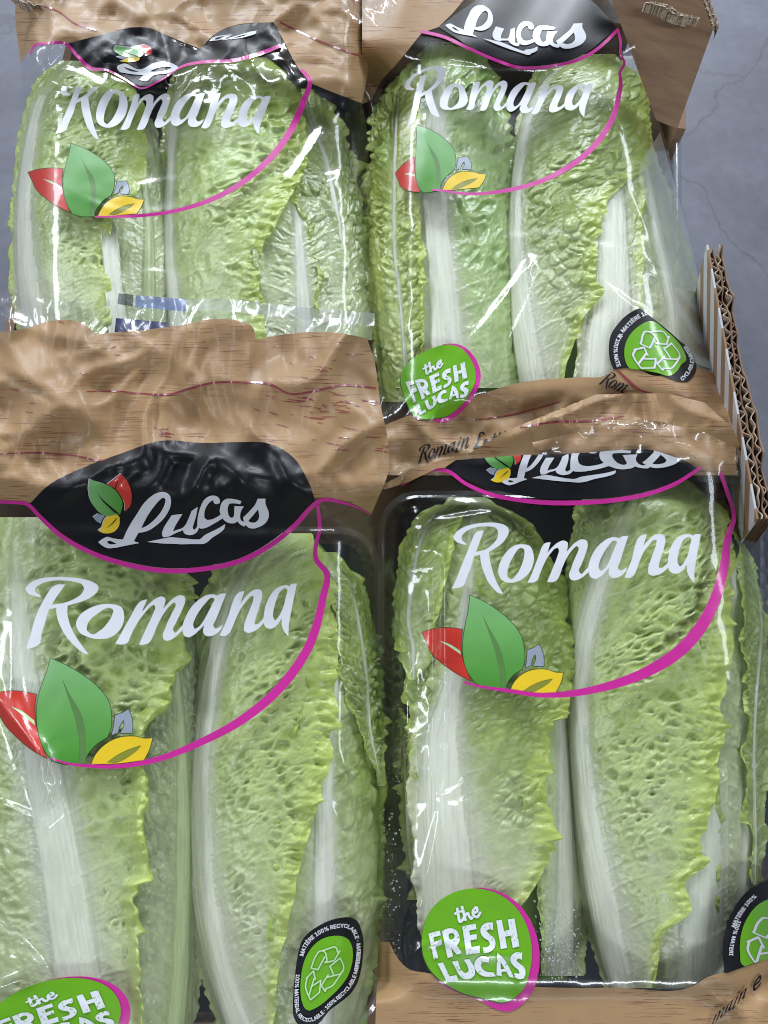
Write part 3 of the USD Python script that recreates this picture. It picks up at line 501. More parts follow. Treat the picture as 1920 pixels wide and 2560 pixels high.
PL = {  # small leaves on the black panel: (polygon, vein)
    'green': (poly('25,262* 150,310 300,355 440,425 540,540 595,660 590,760 555,865* 430,885 310,898 200,840 110,740 40,620 5,450 10,340', **c3), poly('125,435* 200,560 300,660 420,760 545,865* 480,850 360,750 240,630', **c3)),
    'red': (poly('570,165* 680,300 740,450 755,600 730,720 640,820* 635,700 590,580 520,480 430,400 330,350* 450,260', **c3), poly('515,280* 500,360 480,430* 460,430* 490,350', **c3)),
    'yellow': (poly('510,885 400,885 310,930 260,1010 240,1090 175,1150* 250,1190 340,1200 450,1170 530,1080 548,980 540,915', **c3), poly('520,915* 460,1000 380,1070 310,1110* 400,1040 470,960', **c3)),
    'blue': (poly('85,918* 165,865* 290,905* 240,970 220,1030* 150,990', **c3), None)}
c5 = dict(sx=4.1475, ox=1040, oy=1470)
BL_ = {
    'red': (poly('62,460* 180,425 330,412 480,430* 465,560 480,720 520,850 570,960* 430,890 300,800 160,670 110,560', **c5), poly('235,545* 340,575 460,650* 465,690* 380,630', **c5)),
    'green': (poly('560,75* 700,140 850,235 1000,370 1090,500 1122,650 1120,780 1100,840* 1000,910 940,1000 920,1070* 880,1065 760,1045 620,990* 540,880 490,720 485,580 510,400 545,220', **c5), poly('685,270* 760,420 860,600 915,800 930,960 935,1070* 880,1065* 870,900 830,700 760,480', **c5)),
    'blue': (poly('1275,585* 1310,660 1325,740 1325,810* 1215,808* 1245,720 1235,685* 1205,740 1190,805* 1135,825* 1150,740 1155,645* 1220,620', **c5), None),
    'yellow': (poly('1525,880* 1440,875 1370,850 1270,843 1150,870 1060,930 1000,1010 975,1080* 1200,1092 1450,1080* 1500,980', **c5), poly('1420,938* 1300,965 1180,1020 1100,1075* 1180,1088 1300,1040 1400,965', **c5))}
c6 = dict(sx=5.184, ox=1040, oy=2200)
ST_MAG = poly('780,100 950,115 1100,160 1280,270 1440,450 1550,680 1600,930 1590,1180 1540,1380 1440,1550 1330,1650 1200,1705 1080,1690 960,1640 860,1580 600,1480 400,1400 250,1270 300,600', **c6)
ST_GRN = poly('720,110 870,120 1020,160 1180,250 1330,400 1430,580 1490,800 1500,1000 1470,1200 1400,1400 1300,1510 1190,1575 1080,1585 980,1560 850,1530 650,1480 450,1390 290,1280 160,1130 95,980 75,780 110,560 190,390 330,250 520,150', **c6)
ST_TXT = [poly(s, **c6) for s in (
    '162,695* 305,655* 322,715* 225,745* 235,800* 325,770* 340,835* 250,865* 290,1010* 230,1028*',
    '335,655* 450,625 520,650 560,720 565,790 530,850* 600,950* 530,965* 455,880* 480,990* 410,1012*',
    '600,600* 770,565* 785,635* 690,655* 700,715* 785,700* 790,765* 705,785* 720,870* 825,850* 830,945* 650,968*',
    '995,550* 900,560 840,620 840,690 880,750 940,790 955,840 930,865 865,875* 880,950* 950,935 1010,890 1030,820 1010,750 950,700 920,660 940,640 1000,650*',
    '1040,525* 1110,515* 1140,660* 1210,645* 1190,510* 1275,500* 1340,860* 1255,880* 1225,720* 1155,735* 1180,880* 1100,895*',
    '280,1080* 350,1070* 435,1250* 520,1230* 552,1300* 400,1320*',
    '465,1055* 540,1045* 600,1180 640,1205 675,1180 670,1120 620,1035* 690,1022* 760,1150 760,1230 700,1280 620,1280 560,1230 510,1140',
    '945,1000* 860,985 780,1030 755,1100 790,1190 870,1245 940,1255 1040,1245* 1000,1195* 920,1190 860,1150 845,1090 880,1065 945,1070*',
    '1050,940* 1120,1000 1200,1120 1270,1270* 1210,1255* 1170,1185* 1110,1190* 1110,1245* 1045,1235*',
    '1375,940* 1290,940 1230,990 1230,1060 1270,1120 1330,1170 1340,1210 1275,1205* 1280,1260* 1340,1285 1400,1270 1420,1200 1400,1130 1340,1080 1305,1040 1320,1020 1375,1035*')]
ST_TXT[1] = ST_TXT[1] - poly('430,700 480,690 500,730 470,770 440,770', **c6)
ST_TXT[8] = ST_TXT[8] - poly('1095,1060* 1150,1150* 1100,1155*', **c6)
def stroke(s, w, fr):
    return LineString(sp(s, closed=False, **fr)).buffer(w / fr['sx'] / 2)
ST_TXT += [stroke('535,375 550,470 575,540 605,515 630,470', 36, c6), stroke('508,435* 585,405*', 32, c6), stroke('597,350 622,440 640,515', 36, c6), stroke('630,470 670,430 690,470 715,500 745,450', 34, c6), stroke('735,430 795,400 780,355 745,385 750,460 790,480 830,425', 34, c6)]
ST_TXT = unary_union(ST_TXT)
c7 = dict(sx=7.629, ox=720, oy=2270)
RC_BLK = poly('1100,175 1220,185 1320,250 1400,420 1440,640 1430,900 1390,1200 1300,1480 1180,1650 1000,1800 800,1950 600,2190 450,2300 300,2290 180,2210 110,2080 95,1800 110,1500 150,1150 200,830 280,600 420,450 600,330 850,220', **c7)
RC_GRN = poly('920,530 1050,545 1150,600 1215,720 1240,900 1210,1100 1140,1300 1000,1500 800,1700 620,1850 480,1930 400,1955 330,1920 270,1800 240,1600 245,1350 280,1120 340,940 450,760 600,620 760,550', **c7)
RC_ARW = unary_union([LineString(sp(s, closed=False, **c7)).buffer(1.75) for s in (
    '440,1145* 540,900 600,825 650,815* 690,830 745,1000* 705,1040* 880,1005* 990,815* 950,855* 905,750 870,740* 650,815*', '440,1145* 570,1175* 700,935*',
    '870,1275* 800,1110* 995,955* 1060,1140 1055,1180 1000,1270*', '1050,1190* 990,1260* 750,1320* 765,1275* 635,1480* 710,1590* 725,1540* 850,1480 930,1370 1050,1190*',
    '400,1660* 500,1340* 520,1360* 485,1200* 350,1340* 370,1320* 335,1500 360,1600 430,1750*', '445,1500* 625,1380* 600,1610* 430,1750*')])
_font = None
def glyph(ch, h, bold=True):
    """flat outline of one character, capitals h tall, baseline at 0, y down; with its advance"""
    global _font
    from PIL import Image, ImageDraw, ImageFont
    if _font is None: _font = ImageFont.truetype(glob.glob('/opt/blender-*/*/datafiles/fonts/Inter.woff2')[0], 64)
    adv = _font.getlength(ch)
    if ch == ' ': return Polygon(), adv * h / 46.5
    im = Image.new('L', (int(adv) + 40, 110)); ImageDraw.Draw(im).text((20, 80), ch, 255, _font, anchor='ls', stroke_width=2 * bold)
    on = np.pad(np.asarray(im) > 127, ((0, 0), (1, 1))).astype(np.int8)
    r, s = np.nonzero(np.diff(on, axis=1) == 1); e = np.nonzero(np.diff(on, axis=1) == -1)[1]
    g = unary_union(shapely.box(s, r, e, r + 1)).buffer(0.6).buffer(-0.6).simplify(0.7)
    k = h / 46.5
    return affinity.affine_transform(g, [k, 0, 0, k, -20 * k, -80 * k]), (adv + 4) * k
def text_on(path, text, h, s0, spread=1.0):
    """text bent along a path (picture units), starting at length s0"""
    d = np.r_[0, np.cumsum(np.linalg.norm(np.diff(path, axis=0), axis=1))]
    out = []; s = s0
    for ch in text:
        g, adv = glyph(ch, h)
        if not g.is_empty:
            u = s + adv / 2
            def q(v): v = v % d[-1]; return np.array([np.interp(v, d, path[:, 0]), np.interp(v, d, path[:, 1])])
            o = q(u); tg = q(u + 2) - q(u - 2); ang = math.degrees(math.atan2(tg[1], tg[0]))
            g = affinity.translate(affinity.rotate(affinity.translate(g, -adv / 2, h / 2), ang, origin=(0, 0)), *o)
            out.append(g)
        s += adv * spread
    return unary_union(out)

# ------------------------------------------------------------------ film surfaces
def pathdist(X, Y, pl):
    p = np.array(pl, float); best = np.full(X.shape, 1e9)
    for a, b in zip(p[:-1], p[1:]):
        ab = b - a; t = np.clip(((X - a[0]) * ab[0] + (Y - a[1]) * ab[1]) / max(ab @ ab, 1e-9), 0, 1)
        best = np.minimum(best, np.hypot(X - a[0] - t * ab[0], Y - a[1] - t * ab[1]))
    return best
def tri(x): return 2 * np.abs(x - np.floor(x + 0.5))
def crumple(X, Y, seed, lam=170.0, amp=0.004, n=6):
    rng = np.random.default_rng(seed); z = np.zeros_like(X); top = np.full_like(X, -9.0)
    for k in range(n):
        a = rng.uniform(0, math.pi); l = lam * rng.uniform(0.5, 1.6)
        w = 0.45 * (meshkit.fbm(np.stack([X / 260, Y / 260, np.full_like(X, k + seed)], -1), 2, seed + k) * 2 - 1)
        q = (tri((X * math.cos(a) + Y * math.sin(a)) / l + w * 1.6 + rng.uniform()) - 0.5) * l / lam
        z += q / n; top = np.maximum(top, q)
    return (z * 0.9 + (top - 0.42) * 0.75) * 2 * amp
class Film:
    def __init__(s, box, shape, heads, zmid=0.089, zedge=0.03, wedge=100, off=0.010, step=5.0, add=(), creases=(), micro=0.0006, seed=0):
        x = np.arange(box[0], box[2] + step, step); y = np.arange(box[1], box[3] + step, step)
        X, Y = np.meshgrid(x, y)
        g = Polygon(shape)
        d = shapely.distance(shapely.points(X, Y), g.exterior) * np.where(shapely.contains_xy(g, X, Y), 1, -1)
        u = np.clip(d / wedge, 0, 1)
        z = zedge + (zmid - zedge) * np.sqrt(1 - (1 - u) ** 2)
        zh = np.zeros_like(X)
        for h in heads: zh = np.maximum(zh, h.top(X, Y))
        raw = np.maximum(z, np.where(zh > 0.05, zh + off, 0))
        z = gaussian_filter(raw, 44 / step)
        z = np.maximum(z, np.where(zh > 0.05, zh + off - 0.002, 0)); z = gaussian_filter(z, 12 / step)
        z += micro * (meshkit.fbm(np.stack([X / 70, Y / 70, np.full_like(X, seed)], -1), 3, seed) - 0.5) * 2
        for fn in add: z = fn(X, Y, z)
        for ci, (pl, amp, w) in enumerate(creases):   # a fold: steep on one side, easing away on the other
            dd = pathdist(X, Y, pl); q0, q1 = np.array(pl[0], float), np.array(pl[-1], float); ch = q1 - q0
            side = ((X - q0[0]) * ch[1] - (Y - q0[1]) * ch[0]) * (1 if ci % 2 else -1) > 0
            L_ = np.hypot(*ch); tt = ((X - q0[0]) * ch[0] + (Y - q0[1]) * ch[1]) / max(L_ * L_, 1e-6)
            z = z + amp * np.where(side, np.exp(-(dd / w) ** 1.3), np.exp(-(dd / (w * 2.6)) ** 1.15)) * (0.35 + 0.65 * np.sin(np.clip(tt, 0.05, 0.95) * math.pi) ** 0.7)
        z = gaussian_filter(z, 0.9)
        s.f = RegularGridInterpolator((y, x), z, bounds_error=False, fill_value=None)
    def __call__(s, p): return s.f(np.asarray(p)[:, ::-1])
def inside(X, Y, pts, soft=30):
    g = Polygon(pts); d = shapely.distance(shapely.points(X, Y), g.exterior) * np.where(shapely.contains_xy(g, X, Y), 1, -1)
    return sstep(-soft, soft, d)

D = lambda pts: [(x * 1.1573, y * 1.1573) for x, y, *_ in pts]
def DR(pts): return [(x * 1.1573, y * 1.1573, w * 1.1573) for x, y, w in pts]
def crop(pts, sx, ox, oy): return [(x / sx + ox, y / sx + oy) for x, y in pts]

def pack(label, base_px, film, outline, holes=(), filmmat=FILM):
    base = at(np.array(base_px[0]), np.array(base_px[1]), 0.0)
    p = thing('lettuce_pack', label, 'lettuce pack', base, 'bags of lettuce in the box')
    g = Polygon(outline)
    for x, y, r in holes: g = g - Point(x, y).buffer(r, 12)
    sheet(p, 'film', g, film, filmmat, 0, 6.0)
    for x, y, r in holes:
        sheet(p, 'punch_hole', Point(x, y).buffer(r + 1.6, 12) - Point(x, y).buffer(r - 0.4, 12), film, RIM, 0.0003, 3.0)
    return p
def clipz(g, clip): return g if clip is None else g.intersection(clip)
def product(p, film, w, wl=None, clip=None):
    sheet(p, 'product_lettering', clipz(wpoly(ROMANA, w), clip), film, M_WHITE, 0.0009, 6)
    wl = wl or w
    for k, mt in (('red', M_RED), ('green', M_GREEN), ('blue', M_BLUE), ('yellow', M_YEL)):
        g, v = BL_[k]
        gg = wpoly(g, wl)
        q = sheet(p, f'logo_outline', gg.buffer(1.6), film, M_DKG, 0.0004 if k != 'green' else 0.0006, 7)
        pp, t = triangulate(gg - (wpoly(v, wl) if v is not None else Polygon()), 6)
        V = at(pp[:, 0], pp[:, 1], film(pp) + (0.0008 if k != 'green' else 0.0010))
        yy = pp[:, 1]; f_ = (yy - yy.min()) / (np.ptp(yy) + 1e-6)
        q = part(p, 'logo_leaf', V, t, mt, smooth=True, uv=pp / 1000, col=np.stack([f_] * 3, 1), label=f'{k} logo leaf')
        if v is not None: sheet(q, 'leaf_vein', wpoly(v, wl), film, M_VEIN if k == 'green' else M_OLIVE if k == 'yellow' else M_PALE, 0.0007 if k != 'green' else 0.0009, 6)
def panel(p, film, outline, w, lw=None, clip=None, parts=None, leaves=True, wleaf=None):
    g = outline if isinstance(outline, Polygon) else Polygon(outline)
    q = sheet(p, 'brand_panel', g, film, M_BLACK, 0.0006, 7)
    L = wpoly(unary_union([LUC[k] for k in parts]) if parts else LUCAS, w).intersection(g)
    sheet(q, 'brand_lettering', L, film, M_WHITE, 0.0010, 5)
    if leaves:
        wv = wleaf or w
        for k, mt in (('blue', M_BLUE), ('red', M_RED), ('yellow', M_YEL), ('green', M_GREEN)):
            a, v = PL[k]; a = wpoly(a, wv).intersection(g)
            if a.is_empty: continue
            sheet(q, 'leaf_edge', affinity.translate(a, -1.3, -1.6).intersection(g), film, M_WHITE, 0.0008, 6)
            pp, t = triangulate(a, 5)
            if not len(t): continue
            V = at(pp[:, 0], pp[:, 1], film(pp) + (0.0010 if k != 'green' else 0.0012))
            f_ = (pp[:, 0] - pp[:, 0].min()) / (np.ptp(pp[:, 0]) + 1e-6)
            part(q, 'small_leaf', V, t, mt, uv=pp / 1000, col=np.stack([f_] * 3, 1))
            if v is not None: sheet(q, 'small_vein', wpoly(v, wv).intersection(g), film, M_BLACK, 0.0014, 5)
    return q
def stamp(p, film, w, clip=None):
    a = sheet(p, 'round_sticker', clipz(wpoly(ST_GRN, w), clip), film, M_LIME, 0.0011, 8)
    sheet(a, 'sticker_rim', clipz(wpoly(ST_MAG, w), clip), film, M_MAG, 0.0007, 8)
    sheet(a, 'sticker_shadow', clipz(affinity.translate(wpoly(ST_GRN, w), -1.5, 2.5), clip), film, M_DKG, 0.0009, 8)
    sheet(a, 'sticker_lettering', clipz(wpoly(ST_TXT, w), clip), film, M_STAMP, 0.0015, 5)
def recycle(p, film, w, black=None, green=None, clip=None, wa=None):
    b = wpoly(RC_BLK, w) if black is None else black
    g = wpoly(RC_GRN, w) if green is None else green
    a = sheet(p, 'recycling_sticker', clipz(b, clip), film, M_BLACK, 0.0009, 7)
    sheet(a, 'green_disc', clipz(g, clip), film, M_LIME, 0.0012, 7)
    sheet(a, 'recycling_arrows', clipz(wpoly(RC_ARW, wa or w), clip), film, M_PALE if black is None else M_WHITE, 0.0016, 4)
    return a, b, g
def ring(b, g, n=160, k=0.5):
    """closed path part way between two outlines, clockwise on the picture, from the left-most point"""
    c = np.array(g.centroid.coords[0]); an = np.linspace(0, 2 * math.pi, n, endpoint=False) + math.pi
    out = []
    for t in an:
        r = LineString([c, c + 400 * np.array([math.cos(t), math.sin(t)])])
        def far(q): 
            x = r.intersection(q.exterior); 
            return max(np.linalg.norm(np.array(z.coords[0]) - c) for z in getattr(x, 'geoms', [x]))
        rr = far(b) * (1 - k) + far(g) * k
        out.append(c + rr * np.array([math.cos(t), math.sin(t)]))
    out.append(out[0])
    return np.array(out)

def tray(p, rect, z1=0.052, inset=26, label=None):
    """clear tray: rounded rim, ribbed upright wall, floor painted dark as shade. rect: x0,y0,x1,y1 of the rim on the picture"""
    x0, y0, x1, y1 = rect
    def rr(x0, y0, x1, y1, r, n=14):
        o = []
        for cx, cy, a0 in ((x1 - r, y0 + r, -90), (x1 - r, y1 - r, 0), (x0 + r, y1 - r, 90), (x0 + r, y0 + r, 180)):
            for a in np.radians(np.linspace(a0, a0 + 90, n)): o.append((cx + r * math.cos(a), cy + r * math.sin(a)))
        return shapely.segmentize(Polygon(o), 5.0)
    c = np.array(rr(x0, y0, x1, y1, 90).exterior.coords)[:-1]
    ctr = c.mean(0); n = len(c)
    tg = np.roll(c, -1, 0) - np.roll(c, 1, 0); tg /= np.linalg.norm(tg, axis=1, keepdims=True)
    nrm = np.stack([tg[:, 1], -tg[:, 0]], 1)
    s = np.arange(n)
    ribs = 5.0 * (np.sin(s * 2 * math.pi / 8) > 0.2)
    rings = [(12, z1 - 0.004, 0), (13, z1, 0), (2, z1 + 0.0008, 0), (-4, z1, 0), (-9, z1 - 0.006, .2), (-14, z1 * 0.55, 1), (-20, 0.012, 1), (-30, 0.006, 0)]
    V = []
    for o, z, rb in rings:
        q = c + nrm * (o - ribs * rb)[:, None]
        V.append(at(q[:, 0], q[:, 1], np.full(n, z)))
    V = np.concatenate(V); f = []
    for k in range(len(rings) - 1):
        i = s + k * n; j = (s + 1) % n + k * n
        f += [np.stack([i, j, i + n], 1), np.stack([j, j + n, i + n], 1)]
    t = part(p, 'tray', V, np.concatenate(f), TRAYM, smooth=35)
    q = c + nrm * -29.0
    fl = Polygon(q)
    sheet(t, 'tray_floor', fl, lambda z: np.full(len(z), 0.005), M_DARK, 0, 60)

# ---- source landmarks
R0 = [(1130, 1471), (1257, 1485), (1134, 1345), (1269, 1325), (1332, 1382), (1264, 1456), (1376, 1356), (1319, 1456), (1570, 1340), (1490, 1447), (1617, 1336), (1563, 1443), (1752, 1336), (1735, 1456), (1685, 1434)]
# ---------------- front right pack
frf_out = [(945, 1330), (962, 1268), (1010, 1225), (1085, 1172), (1250, 1138), (1500, 1120), (1650, 1120), (1760, 1128), (1856, 1165), (1890, 1210), (1908, 1350), (1930, 1600), (1950, 2100), (1975, 2600), (935, 2600), (942, 2000)]
frf_shape = [(935, 1180), (1000, 900), (1850, 900), (1890, 1180), (1915, 1400), (1950, 1700), (1975, 2700), (925, 2700)]
def fr_add(X, Y, z):
    top = sstep(1330, 1180, Y); z = z * (1 - top * 0.5) + top * 0.5 * 0.092
    pl = np.sin((X - 1450) / (34 + (Y - 1140) * 0.06)) * 0.0011 * sstep(1300, 1180, Y)
    k = sstep(2445, 2505, Y); z = z * (1 - k) + k * (0.086 + crumple(X, Y, 5, 160, 0.003) * sstep(1700, 1850, X)) 
    # slack side of the bag leaning down to the left
    sl = 0.1020 - (1098 - X) / 4740 * (0.50 + 0.10 * np.sin(Y / 75)) + 0.0009 * n2(X / 45, Y / 60, 6)
    w_ = sstep(985, 1010, X) * sstep(1110, 1080, X) * sstep(1370, 1430, Y) * sstep(2010, 1930, Y)
    return (z + pl) * (1 - w_) + w_ * np.maximum(sl, z * 0 + 0.085)
FR = Film((900, 1080, 2000, 2640), frf_shape, [H['FRA'], H['FRB']], add=[fr_add], seed=1, creases=[
    ([(1105, 1985), (1095, 2060), (1070, 2180), (1040, 2310)], 0.0034, 9), ([(1075, 2010), (1130, 1990), (1170, 1945)], 0.003, 14), ([(1160, 1935), (1176, 1975), (1140, 2000)], 0.002, 9),
    ([(950, 1262), (1090, 1262), (1220, 1268)], 0.0024, 8), ([(1000, 1240), (1100, 1250), (1230, 1262)], 0.0018, 7), ([(960, 1290), (1060, 1300), (1062, 1335)], 0.0014, 6), ([(1050, 1295), (1150, 1280), (1235, 1268)], 0.002, 7),
    ([(1040, 1840), (1100, 1810), (1130, 1790)], 0.0016, 9), ([(1040, 1650), (1010, 1730), (1060, 1740)], 0.0025, 14),
    ([(1030, 2380), (1060, 2365), (1100, 2350), (1150, 2370), (1280, 2385)], 0.0014, 7), ([(1700, 2040), (1800, 2090), (1910, 2120)], 0.0012, 5), ([(1780, 1900), (1880, 2070)], 0.001, 5),
    ([(1320, 2540), (1300, 2470), (1320, 2420)], 0.0008, 6)])
P_FR = pack('clear lettuce bag with a whole round green stamp above its tan foot', (1440, 1900), FR, frf_out,
    [(1059, 1340, 13), (1324, 1327, 15), (1466, 1315, 15), (1755, 1310, 8), (1854, 1318, 8), (1110, 1865, 12)])
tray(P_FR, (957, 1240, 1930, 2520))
W0 = lambda p: np.asarray(p)
product(P_FR, FR, W0)
sheet(P_FR, 'magenta_line', ribbon([(1160, 1706, 5), (1200, 1716, 6), (1273, 1727, 10), (1354, 1738, 12), (1435, 1733, 17), (1528, 1713, 22), (1620, 1678, 28), (1701, 1626, 32), (1759, 1557, 32), (1794, 1481, 28), (1811, 1412, 24), (1823, 1331, 16), (1834, 1302, 12), (1817, 1227, 10), (1800, 1180, 10)]), FR, M_MAG, 0.0012, 7)
k4 = dict(sx=1.6265, ox=900, oy=780)
fr_panel = poly('345,630* 385,600 500,582 650,580 780,578 950,570 1080,560 1180,560 1250,580 1330,610 1370,635* 1280,690 1180,725 1050,750 900,762 780,760 680,750 560,725 450,690', **k4)
wl_fr = warp([(246, 1354), (505, 1360), (563, 1310), (631, 1321), (663, 1247), (534, 1240), (412, 1232), (226, 1200)], [(1256, 1205), (1441, 1206), (1542, 1178), (1655, 1168), (1662, 1118), (1459, 1115), (1352, 1100), (1204, 1118)], 0.02)
wlf_fr = warp([(226, 1200), (300, 1180), (300, 1285), (246, 1330), (320, 1280)], [(1206, 1110), (1285, 1085), (1272, 1172), (1235, 1200), (1292, 1165)], 'affine')
panel(P_FR, FR, fr_panel, wl_fr, wleaf=wlf_fr)
sheet(P_FR, 'magenta_line', ribbon([(*q, w) for q, w in zip(crop([(170, 705), (230, 670), (310, 640), (350, 645), (430, 698), (520, 738), (650, 765), (780, 776), (900, 775), (1050, 763), (1180, 737), (1290, 694), (1385, 632)], 1.6265, 900, 780), [4, 5, 8, 9, 9, 10, 11, 12, 12, 12, 11, 10, 8])]), FR, M_MAG, 0.0009, 7)
fr_foot = poly('946,2355* 974,2355* 992,2392 1023,2423 1066,2432 1200,2452 1343,2467 1545,2469 1730,2466 1773,2441 1822,2429 1884,2410 1950,2385* 1970,2598* 937,2598*')
sheet(P_FR, 'kraft_footer', fr_foot, FR, M_KRAFT, 0.0004, 8)
stamp(P_FR, FR, W0)
w_rc_fr = warp([(720 + 440 / 7.629, 2270 + 1145 / 7.629), (720 + 485 / 7.629, 2270 + 1200 / 7.629), (720 + 335 / 7.629, 2270 + 1500 / 7.629), (720 + 95 / 7.629, 2270 + 1700 / 7.629), (720 + 200 / 7.629, 2270 + 830 / 7.629), (720 + 600 / 7.629, 2270 + 330 / 7.629), (720 + 245 / 7.629, 2270 + 1350 / 7.629)],
    [(1890, 2334), (1900, 2343), (1870, 2377), (1806, 2382), (1825, 2270), (1885, 2215), (1851, 2360)], 'affine')
fr_rc_clip = Polygon([(1700, 2100), (2000, 2100), (2000, 2375), (1884, 2408), (1810, 2436), (1700, 2440)])
_, b, g = recycle(P_FR, FR, w_rc_fr, clip=fr_rc_clip, black=poly('1813,2432* 1806,2380 1812,2330 1830,2280 1860,2236 1900,2208 1950,2195 2010,2200 2040,2300 2030,2400 1950,2440 1880,2445*'), green=poly('1854,2410 1850,2380 1852,2340 1868,2295 1895,2262 1930,2245 1980,2245 2000,2300 1995,2370 1950,2420 1890,2420'))
rg = ring(b, g)
sheet(P_FR, 'ring_lettering', text_on(np.array([(1818, 2430), (1816, 2400), (1817, 2370), (1826, 2335), (1840, 2300), (1852, 2282), (1870, 2256), (1895, 2234), (1930, 2216), (1980, 2210)])[::1], '  MATIÈRE 100%', 9, 108, 0.95).intersection(b), FR, M_WHITE, 0.0014, 4)
sheet(P_FR, 'ring_lettering', text_on(np.array([(1852, 2295), (1838, 2330), (1828, 2370), (1828, 2400), (1836, 2440)]), ' 100% MATERI', 9, 4, 0.95).intersection(fr_rc_clip), FR, M_WHITE, 0.0014, 4)

# ---------------- front left pack
flf_out = [(-70, 745), (0, 742), (60, 738), (150, 755), (240, 752), (300, 748), (420, 752), (540, 745), (620, 752), (760, 768), (938, 782), (935, 850), (962, 1000), (974, 1060), (966, 1180), (930, 1288), (944, 1400), (950, 1800), (955, 2200), (950, 2600), (-70, 2600)]
flf_shape = [(-500, 400), (1030, 400), (1010, 1100), (950, 1330), (955, 1500), (962, 2000), (965, 2700), (-500, 2700)]
kr_head = poly(' '.join(f'{x / 1.659 + 0:.1f},{y / 1.659 + 680:.1f}{s}' for x, y, s in [(-120, 255, '*'), (0, 250, ''), (100, 235, ''), (200, 206, ''), (300, 200, ''), (345, 216, ''), (400, 258, '*'), (600, 240, ''), (750, 220, ''), (880, 196, ''), (1000, 205, ''), (1045, 225, ''), (1062, 280, '*'), (1200, 256, ''), (1420, 255, ''), (1522, 275, '*'), (1545, 340, ''), (1580, 560, ''), (1612, 720, ''), (1612, 820, ''), (1572, 930, ''), (1540, 1003, '*'), (1460, 960, ''), (1380, 940, ''), (1300, 935, '*'), (1240, 840, ''), (1120, 740, ''), (880, 770, ''), (500, 800, ''), (250, 880, ''), (120, 965, '*'), (0, 955, ''), (-120, 950, '*')]))
HX = [(-100, 800), (960, 800), (985, 1230), (700, 1250), (400, 1330), (100, 1250), (-100, 1240)]
def fl_add(X, Y, z):
    k = sstep(1350, 1200, Y)
    hd = 0.112 + (crumple(X, Y, 17, 220, 0.0062, 6) + crumple(X, Y, 18, 95, 0.0012, 5)) * sstep(1300, 1150, Y)
    hd += 0.010 * np.exp(-((X - 200 - (Y - 860) * 0.15) / 70) ** 2) * sstep(1250, 900, Y) * 0.5       # soft lobes of the gathered header
    hd += 0.009 * np.exp(-((X - 590 - (Y - 860) * -0.05) / 55) ** 2) * sstep(1150, 850, Y)
    hd += -0.004 * np.exp(-((X - 340) / 90) ** 2) * sstep(1200, 900, Y) - 0.005 * np.exp(-((X - 690) / 50) ** 2) * sstep(1150, 900, Y)
    hd += 0.006 * np.exp(-((X - 860) / 80) ** 2) * sstep(1250, 950, Y)
    hd -= 0.010 * sstep(900, 990, X) ** 2
    hd = hd - 0.0012 * sstep(840, 760, Y)
    cr = 0.00012 * np.sin(Y / 2.6) * sstep(800, 790, Y) * sstep(520, 560, X)
    hd = np.maximum(hd + cr, 0.1035)
    return z * (1 - k) + hd * k
FL = Film((-90, 700, 1050, 2640), flf_shape, [H['FLA'], H['FLB']], add=[fl_add], seed=2, creases=[
    ([(-20, 900), (80, 950), (170, 1010), (235, 1050), (258, 1085)], 0.0035, 12), ([(-20, 940), (60, 985), (150, 1020), (258, 1085)], 0.002, 9),
    ([(505, 800), (500, 860), (478, 925), (500, 980), (530, 1040), (548, 1082)], 0.0042, 11), ([(610, 1045), (640, 1085), (665, 1105)], 0.0028, 9), ([(-20, 790), (100, 830), (200, 850), (300, 900)], 0.003, 16),
    ([(130, 1130), (122, 1170), (112, 1210)], 0.002, 12), ([(520, 1150), (560, 1220), (600, 1260)], 0.0018, 8), ([(525, 1160), (640, 1190)], 0.0012, 8), ([(520, 1150), (470, 1260), (460, 1330)], 0.0012, 10), ([(570, 1200), (620, 1150), (700, 1120)], 0.001, 8),
    ([(-10, 1740), (60, 1830), (115, 1900), (135, 1960), (100, 2052)], 0.006, 11), ([(95, 1880), (105, 1950), (142, 2020), (102, 2055), (-20, 1995)], 0.006, 10), ([(105, 1900), (112, 1960), (145, 2022)], 0.002, 7),
    ([(-20, 2300), (50, 2360), (98, 2415), (60, 2450), (-20, 2480)], 0.006, 11), ([(20, 2400), (96, 2412)], 0.002, 8),
    ([(820, 2000), (850, 2060), (885, 2150), (893, 2220)], 0.002, 8), ([(845, 1920), (860, 1905), (905, 1930)], 0.002, 9), ([(560, 1400), (700, 1360), (870, 1330)], 0.0012, 8), ([(0, 1335), (150, 1345), (350, 1400)], 0.0012, 9), ([(850, 1630), (870, 1680)], 0.0016, 8),
    ([(30, 1560), (30, 1750), (90, 1870)], 0.002, 14)])
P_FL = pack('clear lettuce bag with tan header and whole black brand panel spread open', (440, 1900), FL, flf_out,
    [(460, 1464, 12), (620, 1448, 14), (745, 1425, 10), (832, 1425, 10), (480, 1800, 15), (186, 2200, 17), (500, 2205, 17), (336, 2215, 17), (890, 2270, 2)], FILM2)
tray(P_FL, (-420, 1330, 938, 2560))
R_FL = crop([(110, 450), (370, 478), (105, 205), (403, 200), (512, 310), (350, 395), (610, 245), (480, 430), ], 1.659, 0, 1350) + [(565, 1484), (473, 1593), (611, 1478), (551, 1588), (742, 1459), (720, 1590), (673, 1572)]
wR_fl = warp(R0, R_FL, 0.005)
L0 = crop([(62, 460), (480, 430), (570, 960), (560, 75), (1122, 650), (920, 1070), (1275, 585), (1325, 810), (1525, 880), (975, 1080)], 4.1475, 1040, 1470)
wL_fl = warp(L0, crop([(-30, 640), (150, 640), (195, 905), (210, 490), (462, 730), (345, 928), (532, 702), (548, 800), (632, 822), (380, 930)], 1.659, 0, 1350), 0.003)
product(P_FL, FL, wR_fl, wL_fl)
